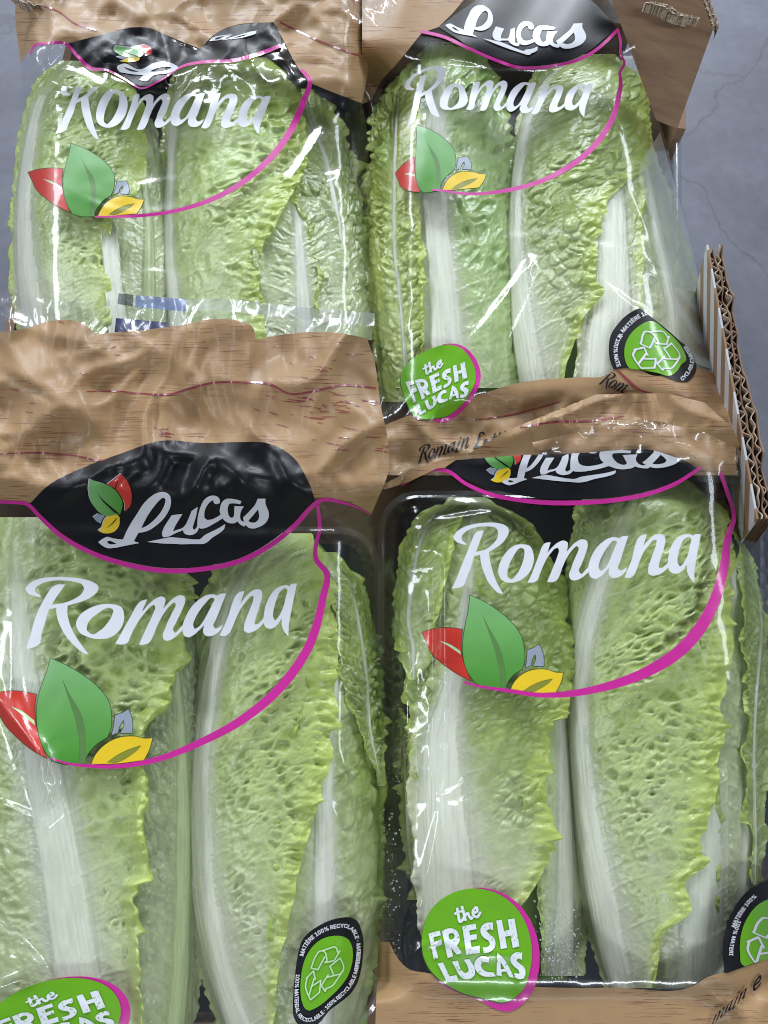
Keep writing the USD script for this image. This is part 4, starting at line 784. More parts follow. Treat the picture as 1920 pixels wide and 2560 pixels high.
sheet(P_FL, 'magenta_line', ribbon(DR([(108, 1638, 3), (150, 1650, 5), (200, 1655, 8), (240, 1656, 9), (330, 1643, 12), (430, 1605, 16), (530, 1550, 20), (610, 1480, 21), (670, 1390, 20), (698, 1290, 16), (706, 1240, 13), (682, 1205, 11), (682, 1180, 9), (690, 1145, 8), (686, 1090, 7)])), FL, M_MAG, 0.0012, 7)
fl_panel = poly(' '.join(f'{x * 1.1573:.1f},{y * 1.1573:.1f}{s}' for x, y, s in [(65, 1088, '*'), (100, 1052, ''), (180, 1010, ''), (260, 980, ''), (350, 952, ''), (440, 957, ''), (520, 955, ''), (580, 958, ''), (630, 985, ''), (665, 1038, ''), (682, 1085, '*'), (640, 1125, ''), (580, 1173, ''), (520, 1205, ''), (440, 1223, ''), (360, 1227, ''), (280, 1215, ''), (200, 1190, ''), (130, 1152, ''), (85, 1112, '')]))
panel(P_FL, FL, fl_panel, W0)
sheet(P_FL, 'magenta_line', ribbon(DR([(-30, 1083, 7), (20, 1085, 7), (60, 1090, 8), (85, 1115, 9), (130, 1156, 10), (200, 1195, 10), (280, 1221, 11), (360, 1233, 11), (440, 1229, 11), (520, 1211, 11), (582, 1179, 11), (642, 1130, 11), (670, 1098, 10), (690, 1082, 9), (740, 1086, 6), (775, 1098, 3), (800, 1112, 2)])), FL, M_MAG, 0.0009, 7)
kraft_h = kr_head - fl_panel.buffer(-2)
hq = sheet(P_FL, 'kraft_header', kraft_h, FL, M_KRAFT, 0.0004, 8)
for rb in ([(360, 985 - 10, 2), (490, 975, 4), (600, 985, 5), (700, 987, 5), (800, 960, 6), (880, 940, 6), (1000, 938, 6), (1120, 945, 6), (1200, 985, 6), (1300, 975, 6), (1420, 950, 6), (1560, 962, 4)],
           [(-60, 430, 3), (0, 440 , 3)],
           [(0, 1435, 3), (150, 1430, 4), (300, 1440, 4), (430, 1460, 4), (470, 1450, 2)]):
    if len(rb) > 2:
        oy = 0 if rb[0][1] < 1200 else 0
        rbp = [(x / 1.659, (y - (480 if y < 1200 else 680)) / 1.659 + 680, w / 1.659 * 1.2) for x, y, w in rb]
        sheet(hq, 'crimson_grain_line', ribbon(rbp).intersection(kraft_h), FL, M_CRIM, 0.0007, 6)
rs = np.random.default_rng(12); sm = []
for cx, cy, sx_, sy_, n_ in ((800, 1030, 60, 25, 26), (770, 905, 40, 30, 10), (880, 1005, 40, 10, 14), (900, 1110, 50, 20, 14), (740, 1000, 40, 25, 14), (60, 1000, 60, 40, 10), (300, 870, 90, 60, 10), (420, 1080, 60, 14, 8)):
    for _ in range(int(n_ * 0.8)):
        x, y, l = rs.normal(cx, sx_), rs.normal(cy, sy_), rs.uniform(8, 42); dy = rs.normal(0, 1.5) + l * 0.06
        sm.append(ribbon([(x - l / 2, y - dy, 0.8), (x, y + rs.normal(0, .6), rs.uniform(0.9, 1.9)), (x + l / 2, y + dy, 0.8)], 3))
sheet(hq, 'grain_speck', unary_union(sm).intersection(kraft_h), FL, M_CRIM, 0.0007, 6, kind='stuff')
stamp_fl = warp([(1054, 2350), (1183, 2221), (1330, 2400), (1136, 2278), (1070, 2334), (1290, 2300)], [(-28, 2555), (120, 2446), (303, 2530), (60, 2505), (-10, 2572), (250, 2480)], 'affine')
stamp(P_FL, FL, stamp_fl)
_, b, g = recycle(P_FL, FL, W0)
rg = ring(b, g, k=0.46)
rgl = np.r_[0, np.cumsum(np.linalg.norm(np.diff(rg, axis=0), axis=1))][-1]
sheet(P_FL, 'ring_lettering', text_on(rg, 'MATIÈRE 100% RECYCLABLE · MATERIAL', 9.5, rgl * 0.058, 0.93), FL, M_WHITE, 0.0015, 4)
sheet(P_FL, 'ring_lettering', text_on(rg[::-1], '100% MATERIAL RECICLABLE · 100% RECYCLABLE MATERIAL', 9.0, rgl * 0.015, 0.86), FL, M_WHITE, 0.0015, 4)
sheet(P_FL, 'crimped_seal', poly('430,753* 540,746 620,753 760,769 937,783* 934,815* 760,800 620,784 540,777 430,782*'), FL, FILM3, 0.0003, 5)
for k in range(5):
    sheet(P_FL, 'seal_crimp', ribbon([(545, 752 + k * 5.5, 1.2), (620, 757 + k * 5.5, 1.2), (760, 773 + k * 5.5, 1.2), (930, 787 + k * 5.5, 1.2)]), FL, RIM, 0.0007, 5)
# seal strip prints seen in the clear end
sheet(P_FL, 'print_tag', poly('340,738* 466,748* 464,778* 338,768*'), FL, M_TAG, 0.0005, 7)
sheet(P_FL, 'print_tag', poly('296,733* 334,737* 332,766* 294,760*'), FL, vmix('faint_print', (0.03, 0.04, 0.07), 0.35, alpha=0.75), 0.0005, 7)
sheet(P_FL, 'print_tag', poly('290,795* 420,806* 425,822* 330,832* 286,830*'), FL, vmix('navy_print', (0.03, 0.04, 0.10), 0.3, **INK), 0.0002, 7)
sheet(P_FL, 'punch_hole', Point(349, 812).buffer(20) - Point(349, 812).buffer(18), FL, RIM, 0.0012, 4)

# ---------------- back right pack
brf_out = [(1060, -30), (1010, 90), (960, 200), (938, 400), (940, 700), (952, 1000), (965, 1190), (1845, 1190), (1842, 1060), (1830, 985), (1805, 928), (1790, 870), (1772, 800), (1750, 700), (1732, 620), (1702, 500), (1655, 320), (1605, 190), (1575, 60), (1550, -30)]
brf_shape = [(1000, -500), (945, 200), (925, 450), (925, 800), (930, 1050), (950, 1300), (1870, 1300), (1850, 1000), (1760, 850), (1725, 650), (1700, 480), (1660, 300), (1610, 150), (1590, -500)]
def br_add(X, Y, z):
    k = sstep(965, 1045, Y)
    z = z * (1 - k) + k * (0.084 + crumple(X, Y, 31, 190, 0.006, 7) + crumple(X, Y, 32, 85, 0.002, 5))
    t = sstep(240, 100, Y); z = z * (1 - 0.8 * t) + 0.8 * t * 0.103 + 0.0015 * t * np.sin(X / 37 + Y / 60)
    return np.minimum(z, np.where(Y > 1090, 0.088, 9))
BR = Film((880, -60, 1900, 1260), brf_shape, [H['BRA'], H['BRB']], add=[br_add], seed=3, creases=[
    ([(1330, 650), (1280, 720), (1220, 800), (1170, 860)], 0.0032, 9), ([(1330, 655), (1320, 720), (1270, 830), (1232, 935)], 0.0026, 9), ([(1310, 665), (1330, 690)], 0.003, 13), ([(1500, 700), (1570, 760), (1600, 775)], 0.0024, 6),
    ([(1105, 620), (1250, 600), (1400, 590), (1600, 640), (1690, 690)], 0.0014, 8), ([(1440, 600), (1560, 660), (1700, 640)], 0.0012, 8), ([(1560, 470), (1640, 600), (1660, 680)], 0.0018, 10), ([(1580, 300), (1640, 450), (1670, 600)], 0.002, 12), ([(1600, 400), (1690, 640)], 0.0012, 9),
    ([(1040, 740), (1025, 800)], 0.002, 8), ([(1090, 480), (1095, 600)], 0.0012, 7), ([(1110, 830), (1100, 860)], 0.002, 9), ([(1000, 150), (1100, 140), (1240, 165), (1400, 160), (1560, 150)], 0.0016, 8), ([(965, 1060), (1060, 1020), (1180, 990), (1240, 930)], 0.0012, 8),
    ([(1600, 600), (1720, 800), (1750, 900)], 0.002, 11)])
P_BR = pack('clear lettuce bag beside the brown cardboard corner, its foot under a tan fold', (1310, 600), BR, brf_out,
    [(1155, 173, 9), (1375, 181, 10), (1490, 184, 9), (1285, 411, 9)])
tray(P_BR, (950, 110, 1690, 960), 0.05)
R_BR = crop([(190, 520), (320, 472), (180, 355), (345, 285), (425, 375), (350, 448), (490, 330), (435, 445), ], 1.6265, 900, 0) + [(1341, 207), (1276, 279.5), (1372, 213.5), (1330, 284), (1482, 210), (1460, 293), (1422, 275)]
wR_br = warp(R0, R_BR, 0.01)
wL_br = warp(L0, crop([(145, 705), (222, 640), (245, 780), (232, 512), (388, 640), (322, 775), (435, 636), (452, 690), (513, 708), (335, 775)], 1.6265, 900, 0), 0.01)
product(P_BR, BR, wR_br, wL_br)
sheet(P_BR, 'magenta_line', ribbon([(*q, w) for q, w in zip(crop([(290, 772), (340, 775), (400, 785), (480, 788), (560, 780), (640, 765), (740, 735), (830, 690), (920, 625), (990, 545), (1035, 460), (1052, 390), (1060, 320), (1056, 300), (1075, 255), (1060, 220), (1060, 170), (1048, 120)], 1.6265, 900, 0), [4, 5, 6, 7, 9, 11, 12, 14, 15, 15, 14, 12, 9, 7, 6, 6, 6, 5])]), BR, M_MAG, 0.0012, 7)
br_panel = poly('320,110* 400,50 470,5 520,-20* 900,-20* 950,10 1000,60 1045,115* 1000,150 940,200 870,240 780,262 700,268 640,262 560,236 450,188', sx=1.6265, ox=900, oy=0)
wl_br = warp([(246, 1354), (505, 1360), (563, 1310), (631, 1321), (663, 1247), (534, 1240), (412, 1232)], [(1113, 62), (1318, 136), (1340, 118), (1420, 121), (1456, 57), (1322, 55), (1215, 18)], 0.02)
panel(P_BR, BR, br_panel, wl_br, leaves=False)
sheet(P_BR, 'magenta_line', ribbon([(*q, 8) for q in crop([(250, 128), (330, 146), (450, 200), (560, 247), (640, 273), (720, 276), (800, 265), (870, 249), (950, 210), (1010, 160), (1050, 118)], 1.6265, 900, 0)]), BR, M_MAG, 0.0009, 7)
br_head = Polygon([(905, -30), (1185, -30), (1130, 35), (1096, 68), (1055, 82), (1000, 150), (950, 205), (930, 250), (905, 260)])
br_foot = poly('958,1064* 1023,1038 1183,992 1293,958 1453,943 1509,940 1540,921* 1576,918 1638,940 1730,918 1773,928 1822,983 1837,1075 1842,1188* 965,1188*')
stamp_br = warp([(1054, 2350), (1183, 2221), (1330, 2400), (1250, 2508), (1136, 2278), (1065, 2375), (1290, 2300), (1200, 2400)], crop([(165, 300), (330, 135), (468, 290), (340, 430), (255, 225), (195, 345), (430, 205), (330, 330)], 1.6265, 900, 780), 0.02)
ftq = sheet(P_BR, 'kraft_footer', br_foot, BR, M_KRAFT, 0.0004, 8)
stamp(P_BR, BR, stamp_br)
k3 = dict(sx=5.925, ox=1500, oy=750)
w_rc = warp(crop([(440, 1145), (570, 1175), (880, 1005), (995, 955), (1060, 1140), (710, 1590), (635, 1480), (430, 1750), (625, 1380), (485, 1200), (335, 1500), (650, 815), (870, 740)], 7.629, 720, 2270),
    crop([(600, 650), (735, 710), (990, 655), (1060, 640), (1175, 800), (925, 1040), (845, 940), (610, 1010), (825, 870), (650, 700), (490, 820), (720, 470), (910, 460)], 5.925, 1500, 750), 0.002)
br_blk = poly('590,125 650,170 800,280 950,400 1100,530 1200,620 1320,710 1400,850 1430,1000 1390,1120 1290,1210 1150,1200 1000,1150 880,1100 600,1040 400,1005 200,1030* 150,900 130,720 160,520 260,360 400,220 520,150', **k3)
br_grn = poly('740,310 800,320 950,430 1100,560 1200,680 1260,800 1275,890 1200,960 1150,1040 1040,1120 850,1080 600,1030 430,1003 370,880 360,740 400,590 500,450 600,370 680,325', **k3)
recycle(P_BR, BR, w_rc, br_blk, br_grn)
sheet(P_BR, 'ring_lettering', text_on(np.array(crop([(320, 470), (400, 390), (500, 290), (600, 225), (680, 195), (760, 190)], 5.925, 1500, 750)), 'MATIÈRE 100', 9.5, 0, 0.95).intersection(br_blk), BR, M_WHITE, 0.0015, 4)
sheet(P_BR, 'ring_lettering', text_on(np.array(crop([(310, 520), (275, 570), (235, 680), (230, 780), (245, 880), (290, 1010)], 5.925, 1500, 750)), '- 100% NATERI', 9.5, 0, 0.86).intersection(br_blk), BR, M_WHITE, 0.0015, 4)
sheet(P_BR, 'ring_lettering', text_on(np.array(crop([(1200, 1180), (1270, 1120), (1340, 1010), (1365, 900), (1330, 790), (1240, 660)], 5.925, 1500, 750)), 'CYCLABLE MATER', 9.0, 0, 0.8).intersection(br_blk), BR, M_WHITE, 0.0015, 4)
# words on the tan foot
def word(letters, A):
    w = warp(*A, 'affine'); return unary_union([wpoly(g, w) for g in letters])
i_ = poly('92,0* 55,10* 10,110 -8,165 -2,188 25,190 62,165 62,152* 38,165 32,155 45,110', sx=1.6, ox=1612, oy=1340).union(Point(1668, 1316).buffer(11))
n_ = affinity.translate(ROM['n'], 52, -5)
romain = [ROM[k] for k in 'Roma'] + [affinity.translate(i_, -40, 0), affinity.translate(ROM['n'], 60, -6)]
Lc = stroke('210,0 160,-10 110,60 90,160 60,250 20,290 -30,285', 34, dict(sx=1, ox=1800, oy=1190)).union(stroke('0,270 60,280 130,290 190,270', 26, dict(sx=1, ox=1800, oy=1190)))
ec = stroke('0,60 70,40 60,0 20,10 0,70 20,110 80,90', 24, dict(sx=1, ox=2010, oy=1340))
tc = [stroke('40,-110 10,0 0,80 20,105 70,80', 24, dict(sx=1, ox=2110 + k * 80, oy=1340)).union(stroke('-20,0* 80,-10*', 20, dict(sx=1, ox=2110 + k * 80, oy=1340))) for k in (0, 1)]
c8 = dict(sx=5.925, ox=960, oy=840)
lett = [stroke('1478,1452 1462,1428 1430,1436 1405,1500 1380,1580 1352,1640 1330,1662 1345,1650 1380,1642 1420,1640', 26, c8), stroke('1478,1598 1525,1566 1522,1532 1492,1545 1478,1598 1502,1622 1548,1596', 20, c8)] + [stroke(f'{1648 + k * 75},{1440 - 16 * k} {1618 + k * 75},{1520 - 16 * k} {1600 + k * 75},{1585 - 16 * k} {1625 + k * 75},{1600 - 16 * k} {1660 + k * 75},{1570 - 16 * k}', 20, c8).union(stroke(f'{1585 + k * 75},{1512 - 16 * k}* {1670 + k * 75},{1490 - 16 * k}*', 15, c8)) for k in (0, 1, 2)]
SA = ([(1130, 1471), (1134, 1310), (1740, 1440)], [(960 + 500 / 5.925, 840 + 1885 / 5.925), (960 + 520 / 5.925, 840 + 1640 / 5.925), (960 + 1270 / 5.925, 840 + 1655 / 5.925)])
sheet(ftq, 'foot_lettering', unary_union([word(romain, SA)] + lett).intersection(br_foot), BR, M_BLACK, 0.0012, 4)
sheet(ftq, 'foot_lettering', word([ROM['R'], ROM['o'], ROM['m']], ([(1130, 1471), (1257, 1485), (1450, 1447), (1134, 1345)], crop([(-5, 1240), (75, 1345), (340, 1375), (70, 1085)], 5.925, 1500, 750))).intersection(br_foot), BR, M_BLACK, 0.0012, 4)
for pts in ([(1540, 921, 3), (1570, 950, 6), (1600, 975, 5), (1640, 985, 3)], [(1180, 1050, 2), (1260, 1040, 3), (1340, 1022, 3), (1400, 1003, 2)], [(1330, 1080, 4), (1420, 1062, 5), (1480, 1056, 3)]):
    sheet(ftq, 'crimson_grain_line', ribbon(pts).intersection(br_foot), BR, M_CRIM, 0.0008, 6)
# folded-over top of the front right bag lies on the foot of the back one
fold_all = Polygon(crop([(70, 712), (200, 648), (300, 610), (430, 582), (600, 482), (800, 400), (960, 335), (1080, 332), (1250, 330), (1400, 368), (1515, 470), (1552, 560), (1550, 615), (1470, 640), (1380, 650), (1330, 612), (1180, 562), (950, 572), (650, 582), (390, 602), (345, 632), (310, 637), (200, 690), (100, 722)], 1.6265, 900, 780))
fold_clear = Polygon(crop([(700, 530), (880, 490), (1010, 435), (1180, 438), (1400, 488), (1540, 560), (1560, 600), (1540, 700), (1380, 690), (1330, 620), (1180, 572), (950, 582), (720, 592)], 1.6265, 900, 780))
class FoldZ:
    def __call__(s, p):
        X, Y = p[:, 0], p[:, 1]
        z = 0.104 + crumple(X, Y, 44, 150, 0.004, 6)
        for pl, amp, w in (([(1160, 1150), (1350, 1060), (1500, 1000), (1570, 985)], 0.004, 14), ([(1500, 1060), (1600, 1065), (1660, 1100)], 0.003, 8), ([(1390, 1120), (1540, 1080), (1600, 1050)], 0.0025, 7), ([(1600, 1060), (1700, 1110), (1840, 1150)], 0.003, 10)):
            z = z + amp * np.exp(-(pathdist(X, Y, pl) / w) ** 1.3)
        k = sstep(1060, 1160, Y - (X - 1400) * 0.02)
        zz = z * (1 - k) + k * (FR(p) + 0.001)
        return np.maximum(zz, BR(p) + 0.004)
FZ = FoldZ()
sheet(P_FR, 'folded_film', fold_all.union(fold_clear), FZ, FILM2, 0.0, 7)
fo = sheet(P_FR, 'kraft_header', fold_all - fold_clear, FZ, M_KRAFT, 0.0005, 7)
sheet(fo, 'crimson_grain_line', ribbon([(1300, 1068, 3), (1390, 1055, 5), (1480, 1052, 4), (1560, 1040, 2)]).intersection(fold_all - fold_clear), FZ, M_CRIM, 0.0009, 6)
# word on the front foot
sheet(P_FR, 'foot_lettering', word([ROM['m'], ROM['a'], affinity.translate(i_, -40, 0), affinity.translate(ROM['n'], 60, -6), affinity.translate(ec, -195, -20)], ([(1319, 1456), (1840, 1440), (1340, 1340)], [(1777, 2566), (1888, 2476), (1786, 2534)])).intersection(fr_foot), FR, M_BLACK, 0.0022, 3)
br_h = sheet(P_BR, 'kraft_header', br_head, BR, M_KRAFT, 0.0004, 8)
gath = poly('1598,430 1650,330* 1690,470 1730,620 1748,700 1788,870 1803,928* 1735,905 1700,800 1672,680 1640,560')
sheet(P_BR, 'gathered_film', gath, BR, FILM3, 0.0012, 7)

# ---------------- back left pack
blf_out = [(40, -30), (38, 40), (52, 156), (62, 250), (36, 400), (30, 600), (42, 780), (60, 1000), (925, 1000), (942, 800), (938, 600), (915, 300), (905, 262), (922, 170), (905, 60), (960, -30)]
blf_shape = [(20, -500), (35, 200), (15, 420), (12, 700), (40, 1100), (960, 1100), (965, 700), (950, 450), (935, 200), (980, -500)]
bl_head = poly('40,-28* 38,40 52,156* 80,115* 170,108* 235,92 370,70 420,90 500,122* 545,80 580,65 683,55* 700,85 760,190 800,230 905,258* 920,170 908,70 955,-28*')
def bl_add(X, Y, z):
    k = sstep(300, 170, Y - 0.08 * (X - 450)) ; k = k * sstep(-400, 0, X)
    hd = 0.098 + crumple(X, Y, 61, 150, 0.0050, 7) + 1.0 * crumple(X, Y, 62, 75, 0.0016, 5) * sstep(260, 120, Y)
    hd -= 0.012 * np.exp(-((X - 500) / 60) ** 2) * sstep(300, 80, Y)
    e = sstep(960, 860, X) * sstep(20, 90, X); hd = 0.06 * (1 - e) + hd * e
    z = z * (1 - k) + k * hd
    d = sstep(820, 900, Y); z = z * (1 - d) + d * 0.055
    return np.where(Y > 720, np.minimum(z, 0.0985), z)
BL = Film((-20, -60, 1010, 1060), blf_shape, [H['BLA'], H['BLB']], add=[bl_add], seed=4, creases=[
    ([(85, 250), (70, 300), (48, 370)], 0.0028, 8), ([(90, 245), (160, 240)], 0.002, 7), ([(150, 215), (280, 225), (430, 225), (450, 220)], 0.003, 8), ([(250, 180), (330, 220), (400, 200)], 0.0022, 8), ([(440, 230), (460, 200), (500, 170)], 0.002, 8), ([(290, 500), (340, 470), (420, 450)], 0.0016, 9),
    ([(820, 290), (800, 340), (760, 400), (725, 450)], 0.0024, 8), ([(765, 450), (800, 465), (850, 440)], 0.0024, 8), ([(700, 440), (760, 460)], 0.001, 7), ([(290, 700), (380, 680), (430, 690)], 0.0016, 8), ([(280, 560), (350, 540), (470, 520)], 0.0012, 8),
    ([(240, 600), (252, 700), (246, 760)], 0.0018, 6), ([(660, 560), (780, 545), (880, 520)], 0.0012, 9), ([(40, 540), (60, 430)], 0.0016, 7), ([(160, 470), (260, 520), (420, 540)], 0.001, 8), ([(100, 160), (140, 200), (240, 230)], 0.0016, 6), ([(60, 150), (120, 130), (170, 115)], 0.0012, 6),
    ([(480, 0), (490, 60), (520, 100)], 0.003, 9), ([(830, 0), (900, 60), (960, 20)], 0.003, 9)])
P_BL = pack('clear lettuce bag with its black brand panel crumpled in two, behind the tan header', (480, 480), BL, blf_out, [(428, 199, 13), (790, 252, 9)])
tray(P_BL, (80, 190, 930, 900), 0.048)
R_BL = crop([(240, 575), (425, 603), (262, 400), (440, 320), (550, 430), (440, 545), (600, 410), (520, 560), ], 1.728, 0, 0) + [(513, 232.5), (441.6, 314), (552, 232.5), (505, 319), (677.6, 241.6), (646, 334.7), (606, 317.5)]
wR_bl = warp(R0, R_BL, 0.01)
wL_bl = warp(L0, crop([(122, 745), (272, 730), (300, 915), (308, 620), (495, 780), (400, 935), (545, 783), (555, 840), (622, 862), (425, 935)], 1.728, 0, 0), 0.01)
bl_clip = Polygon([(60, 212), (250, 218), (330, 226), (470, 215), (800, 180), (800, 700), (0, 700), (0, 212)])
product(P_BL, BL, wR_bl, wL_bl, clip=bl_clip)
sheet(P_BL, 'magenta_line', ribbon(DR([(205, 468, 3), (250, 468, 5), (300, 466, 7), (380, 455, 8), (470, 425, 11), (560, 365, 13), (620, 295, 15), (655, 220, 13), (668, 172, 9), (650, 150, 6)])), BL, M_MAG, 0.0012, 7)
bl_panel = poly('290,190* 400,160 520,130 640,120 720,155 770,190 860,210 900,180 940,140 1000,115 1180,95* 1210,150 1215,190* 1100,238 1000,258 850,263 790,283 720,328 610,372 540,332 480,300 410,290 340,250', sx=1.728)
wl_bl = warp([(560, 1250), (612, 1318), (671, 1290), (663, 1247)], crop([(935, 165), (975, 160), (1110, 165), (1105, 118)], 1.728, 0, 0), 'affine')
wlf_bl = warp([(226, 1200), (300, 1180), (300, 1285), (246, 1330), (320, 1280)], crop([(505, 195), (620, 195), (600, 250), (520, 268), (645, 235)], 1.728, 0, 0), 'affine')
q = panel(P_BL, BL, bl_panel, wl_bl, parts=['c', 'a', 's'], wleaf=wlf_bl)
Lbl = poly('505,290 530,275 600,300 680,268 740,272 770,293 740,312 660,328 635,350 600,345* 620,325* 550,317 515,308', sx=1.728) - poly('650,308 710,288 740,292 700,308', sx=1.728) - poly('535,290 570,300 600,310 560,306', sx=1.728)
sheet(q, 'brand_lettering', Lbl.intersection(bl_panel), BL, M_WHITE, 0.0010, 5)
sheet(P_BL, 'magenta_line', ribbon([(*z, w) for z, w in zip(crop([(130, 235), (150, 197), (200, 187), (285, 190), (335, 242), (400, 298), (450, 300), (540, 342), (610, 381), (690, 348), (790, 285), (870, 268), (1000, 262), (1120, 232), (1215, 195)], 1.728, 0, 0), [5, 7, 6, 7, 8, 9, 6, 5, 4, 4, 6, 8, 9, 10, 9])]), BL, M_MAG, 0.0009, 6)
bh = sheet(P_BL, 'kraft_header', bl_head - bl_panel.buffer(-2), BL, M_KRAFT, 0.0004, 8)
sheet(P_BL, 'black_print', Polygon([(770, 205), (830, 230), (905, 258), (880, 285), (800, 240)]), BL, M_BLACK, 0.0007, 7)
for pts in ([(85, 12, 3), (140, 25, 3), (190, 60, 4), (240, 75, 3)], [(700, 55, 3), (760, 85, 4), (830, 115, 4), (900, 140, 3)], [(860, -20, 3), (900, 10, 3)]):
    sheet(bh, 'crimson_grain_line', ribbon(pts).intersection(bl_head), BL, M_CRIM, 0.0007, 6)
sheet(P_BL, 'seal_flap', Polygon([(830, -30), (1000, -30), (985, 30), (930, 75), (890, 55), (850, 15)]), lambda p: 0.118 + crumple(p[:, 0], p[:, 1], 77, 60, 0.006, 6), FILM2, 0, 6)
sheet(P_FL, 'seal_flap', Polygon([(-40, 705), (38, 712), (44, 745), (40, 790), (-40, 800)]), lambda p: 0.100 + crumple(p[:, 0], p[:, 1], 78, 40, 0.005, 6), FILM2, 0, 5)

# condensation inside the bottom of the front right bag
import trimesh
rng = np.random.default_rng(5); ico = trimesh.creation.icosphere(subdivisions=1)
V = []; Fc = []
for k in range(420):
    x, y = (rng.normal(1395, 38), rng.normal(2380, 55)) if k < 320 else (rng.uniform(950, 1000), rng.uniform(1900, 2390))
    if not (940 < x < 1460 and 2230 < y < 2462) and k < 320: continue
    r = rng.uniform(0.00015, 0.00045) * (1.6 if rng.random() < 0.1 else 1)
    c = at(np.array(x), np.array(y), FR(np.array([[x, y]]))[0] - 0.0002)
    V.append(ico.vertices * r * [1, 1, 0.8] + c); Fc.append(ico.faces + len(ico.vertices) * (len(V) - 1))
part(P_FR, 'condensation', np.concatenate(V), np.concatenate(Fc), mat('water_drop', {'p': ('principled_bsdf', {'base_color': (0.9, 0.95, 0.95), 'roughness': 0.02, 'transmission_weight': 0.9, 'ior': 1.33})}), smooth=True, kind='stuff')

# ------------------------------------------------------------------ cardboard box round the packs
def boxmesh(a, b, z0, z1, th, ny=1):
    """upright slab from a to b (world xy), thickness th to the right-hand side"""
    a, b = np.array(a[:2], float), np.array(b[:2], float); d = (b - a) / np.linalg.norm(b - a); nn = np.array([d[1], -d[0]])
    q = [a, b, b + nn * th, a + nn * th]
    v = np.array([[*p, z0] for p in q] + [[*p, z1] for p in q])
    f = np.array([[0, 2, 1], [0, 3, 2], [4, 5, 6], [4, 6, 7], [0, 1, 5], [0, 5, 4], [1, 2, 6], [1, 6, 5], [2, 3, 7], [2, 7, 6], [3, 0, 4], [3, 4, 7]])
    return v, f
M_STRIPE = mat('striped_cardboard', {'g': ('geometry', {}), 's': ('separate_xyz', {}), 'a': ('math', {'math_type': 'multiply_add', 'value2': 36.0}), 'zz': ('math', {'math_type': 'multiply', 'value2': -36.0}), 'fr': ('math', {'math_type': 'fraction'}),
    'r': ('rgb_ramp', {'ramp': [(0.0, (0.26, 0.155, 0.085)), (0.5, (0.50, 0.50, 0.52))], 'interpolate': False}), 'p': ('principled_bsdf', {'roughness': 0.7})},
    [('g.position', 's.vector'), ('s.z', 'zz.value1'), ('s.y', 'a.value1'), ('zz.value', 'a.value3'), ('a.value', 'fr.value1'), ('fr.value', 'r.fac'), ('r.color', 'p.base_color')])
ZT = 0.098
bx = thing('cardboard_box', 'open corrugated cardboard box with torn edges around the lettuce bags', 'box', (0, 0, 0))
wa, wb = at(np.array(1766), np.array(612), ZT), at(np.array(1886), np.array(1270), ZT)
dirw = (wb - wa) / np.linalg.norm(wb - wa)
wc = wb + dirw * 0.006
LEAN = 0.027
v, f = boxmesh(wc, wa, -0.004, ZT, 0.0012)
nn = np.array([-dirw[1], dirw[0], 0]); nn = nn if nn[0] > 0 else -nn
v[:4] += nn * LEAN
part(bx, 'side_wall', v, f, M_STRIPE, smooth=False)
nn = np.array([-dirw[1], dirw[0], 0]); nn = nn if nn[0] > 0 else -nn
rng = np.random.default_rng(9)
for k in range(2):       # two fluted layers with their liners
    o = 0.0012 + k * 0.0042
    n = 360; s = np.linspace(0, np.linalg.norm(wc - wa), n)
    wob = (meshkit.noise(np.stack([s * 60, s * 0 + k, s * 0], -1), 3) - 0.5) * 0.003
    zz = ZT - 0.0012 + (meshkit.noise(np.stack([s * 130, s * 0 + k * 5, s * 0], -1), 4) - 0.5) * 0.0060
    top = wa[None] + dirw[None] * s[:, None] + nn[None] * (o + 0.0003 + 0.0032 * (0.5 + 0.5 * np.sin(s * 2 * math.pi / 0.0075 + 2.2 * n1(s * 90, 31 + k)) * np.clip(0.75 + 0.8 * n1(s * 55, 33 + k), 0.1, 1)) )[:, None]
    for nm, lat, th, mt in (('fluting', None, 0.0006, M_FLUTE), ('liner', o + 0.0036, 0.0007, M_CARD)):
        c = top if lat is None else wa[None] + dirw[None] * s[:, None] + nn[None] * (lat + wob * 0.15)[:, None]
        A = c.copy(); B = c + nn * th
        A[:, 2] = zz if lat is None else zz + 0.0008; B[:, 2] = A[:, 2]
        A0 = A + nn * LEAN; A0[:, 2] = -0.004; B0 = B + nn * LEAN; B0[:, 2] = -0.004
        Vv = np.concatenate([A0, A, B, B0]); i = np.arange(n - 1); ff = []
        for q in range(3): ff += [np.stack([i + q * n, i + 1 + q * n, i + (q + 1) * n], 1), np.stack([i + 1 + q * n, i + 1 + (q + 1) * n, i + (q + 1) * n], 1)]
        part(bx, nm, Vv, np.concatenate(ff), mt, smooth=False)
# crumbs of torn board on the rim
# bottom and remaining walls
a0, a1, a2, a3 = at(np.array(-500), np.array(2900), 0.0), at(np.array(2000), np.array(2900), 0.0), at(np.array(1790), np.array(-60), 0.0), at(np.array(20), np.array(-60), 0.0)
xr = wa[0] + 0.0; 
bl = np.array([[-0.245, -0.32], [wc[0] + 0.03, -0.32], [wa[0] + 0.03, 0.42], [-0.245, 0.42]])
v, f = boxmesh((wc[0] + 0.03, -0.32), wc + nn * 0.03, -0.004, 0.02, 0.006)
part(bx, 'side_wall', v, f, M_CARD, smooth=False)
bv = np.array([[*p, -0.004] for p in bl] + [[*p, -0.0005] for p in bl])
part(bx, 'bottom', bv, np.array([[0, 2, 1], [0, 3, 2], [4, 5, 6], [4, 6, 7], [0, 1, 5], [0, 5, 4], [1, 2, 6], [1, 6, 5], [2, 3, 7], [2, 7, 6], [3, 0, 4], [3, 4, 7]]), M_CARD, smooth=False)
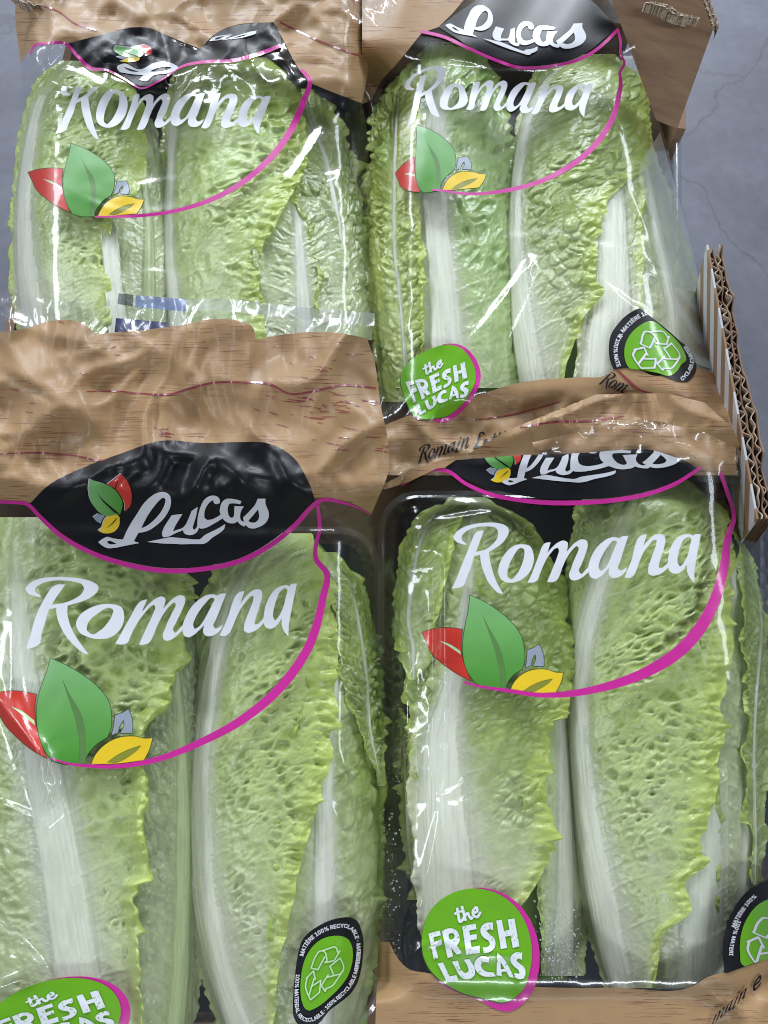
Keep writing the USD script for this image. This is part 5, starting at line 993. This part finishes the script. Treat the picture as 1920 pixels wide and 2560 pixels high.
# corner flap standing proud at the far right
def plate(pts, th, m_, name, parent=bx):
    """thick bent plate through picture points with heights"""
    P_ = np.array([at(np.array(x), np.array(y), z) for x, y, z in pts]); n = len(P_)
    nn_ = np.cross(P_[1] - P_[0], P_[2] - P_[0]); rr_ = ray(np.array([p[0] for p in pts]), np.array([p[1] for p in pts]))
    P_ = CAM + rr_ * (((P_[0] - CAM) @ nn_) / (rr_ @ nn_))[:, None]
    c = P_.mean(0); u, s_, vt = np.linalg.svd(P_ - c); nr = vt[2]; nr = nr if nr[2] > 0 else -nr
    V_ = np.concatenate([P_, P_ - nr * th])
    e = [(P_ - c) @ vt[0], (P_ - c) @ vt[1]]
    g = Polygon(np.stack(e, 1)); tr = Delaunay(np.stack(e, 1)).simplices
    tr = tr[[g.buffer(1e-7).contains(Point(np.stack(e, 1)[t].mean(0))) for t in tr]]
    for t in tr:
        if np.dot(np.cross(P_[t[1]] - P_[t[0]], P_[t[2]] - P_[t[0]]), nr) < 0: t[[0, 1]] = t[[1, 0]]
    ff = list(tr) + [t[::-1] + n for t in tr]
    for i in range(n):
        j = (i + 1) % n; ff += [[i, j, i + n], [j, j + n, i + n]]
    return part(parent, name, V_, np.array(ff), m_, smooth=False)
plate([(1515, -40, 0.110), (1782, 72, 0.110), (1692, 322, 0.066), (1640, 300, 0), (1585, 150, 0), (1515, -40, 0.11)][1:3] + [(1640, 300, 0.066), (1585, 150, 0), (1515, -40, 0), (1740, -40, 0)], 0.004, M_CARD, 'corner_flap')
# ragged fluted edge of the flap
ed = [(1738, -40, 0.1185), (1760, -10, 0.116), (1786, 60, 0.1095), (1782, 78, 0.107)]
def ragged(pts, width, name, seed, parent=bx):
    pts = np.array(pts, float); rg_ = np.random.default_rng(seed)
    q = np.concatenate([np.linspace(a, b, 18, endpoint=False) for a, b in zip(pts[:-1], pts[1:])])
    wv = np.sin(np.arange(len(q)) * 1.4) * 3 + rg_.normal(0, 1.6, len(q))
    rows = []
    for k in range(4):
        w = (k - 1.5) / 1.5 * width / 2
        rows.append(at(q[:, 0] + w + wv * (0.6 if k in (1, 2) else 0.25), q[:, 1] + rg_.normal(0, 1.5, len(q)), q[:, 2] + 0.0015 * (k % 2) + rg_.normal(0, 0.0004, len(q))))
    low = [r - [0, 0, 0.006] for r in (rows[-1], rows[0])]
    rows = [low[1]] + rows + [low[0]]
    n = len(q); V_ = np.concatenate(rows); i = np.arange(n - 1); ff = []
    for k in range(len(rows) - 1): ff += [np.stack([i + k * n, i + (k + 1) * n, i + 1 + k * n], 1), np.stack([i + 1 + k * n, i + (k + 1) * n, i + 1 + (k + 1) * n], 1)]
    part(parent, name, V_, np.concatenate(ff), M_FLUTE, smooth=False)
ragged(ed, 22, 'torn_edge', 3)
ragged([(1625, 6, 0.121), (1660, 14, 0.121), (1690, 34, 0.119), (1740, 46, 0.118)], 26, 'torn_edge', 4)
ragged([(30, -20, 0.10), (60, 4, 0.10), (95, 14, 0.10)], 26, 'torn_edge', 5)
v, f = boxmesh(at(np.array(1680), np.array(320), 0.06) + [0.004, 0, 0], at(np.array(1735), np.array(-60), 0.10) + [0.004, 0, 0], -0.004, 0.06, 0.006)
part(bx, 'side_wall', v, f, M_CARD, smooth=False)
v, f = boxmesh((-0.243, 0.42), (-0.243, -0.32), -0.004, 0.05, 0.006)
part(bx, 'side_wall', v, f, M_CARD, smooth=False)
v, f = boxmesh((wa[0], 0.42), (-0.243, 0.42), -0.004, 0.095, 0.006)
part(bx, 'end_wall', v, f, M_CARD, smooth=False)
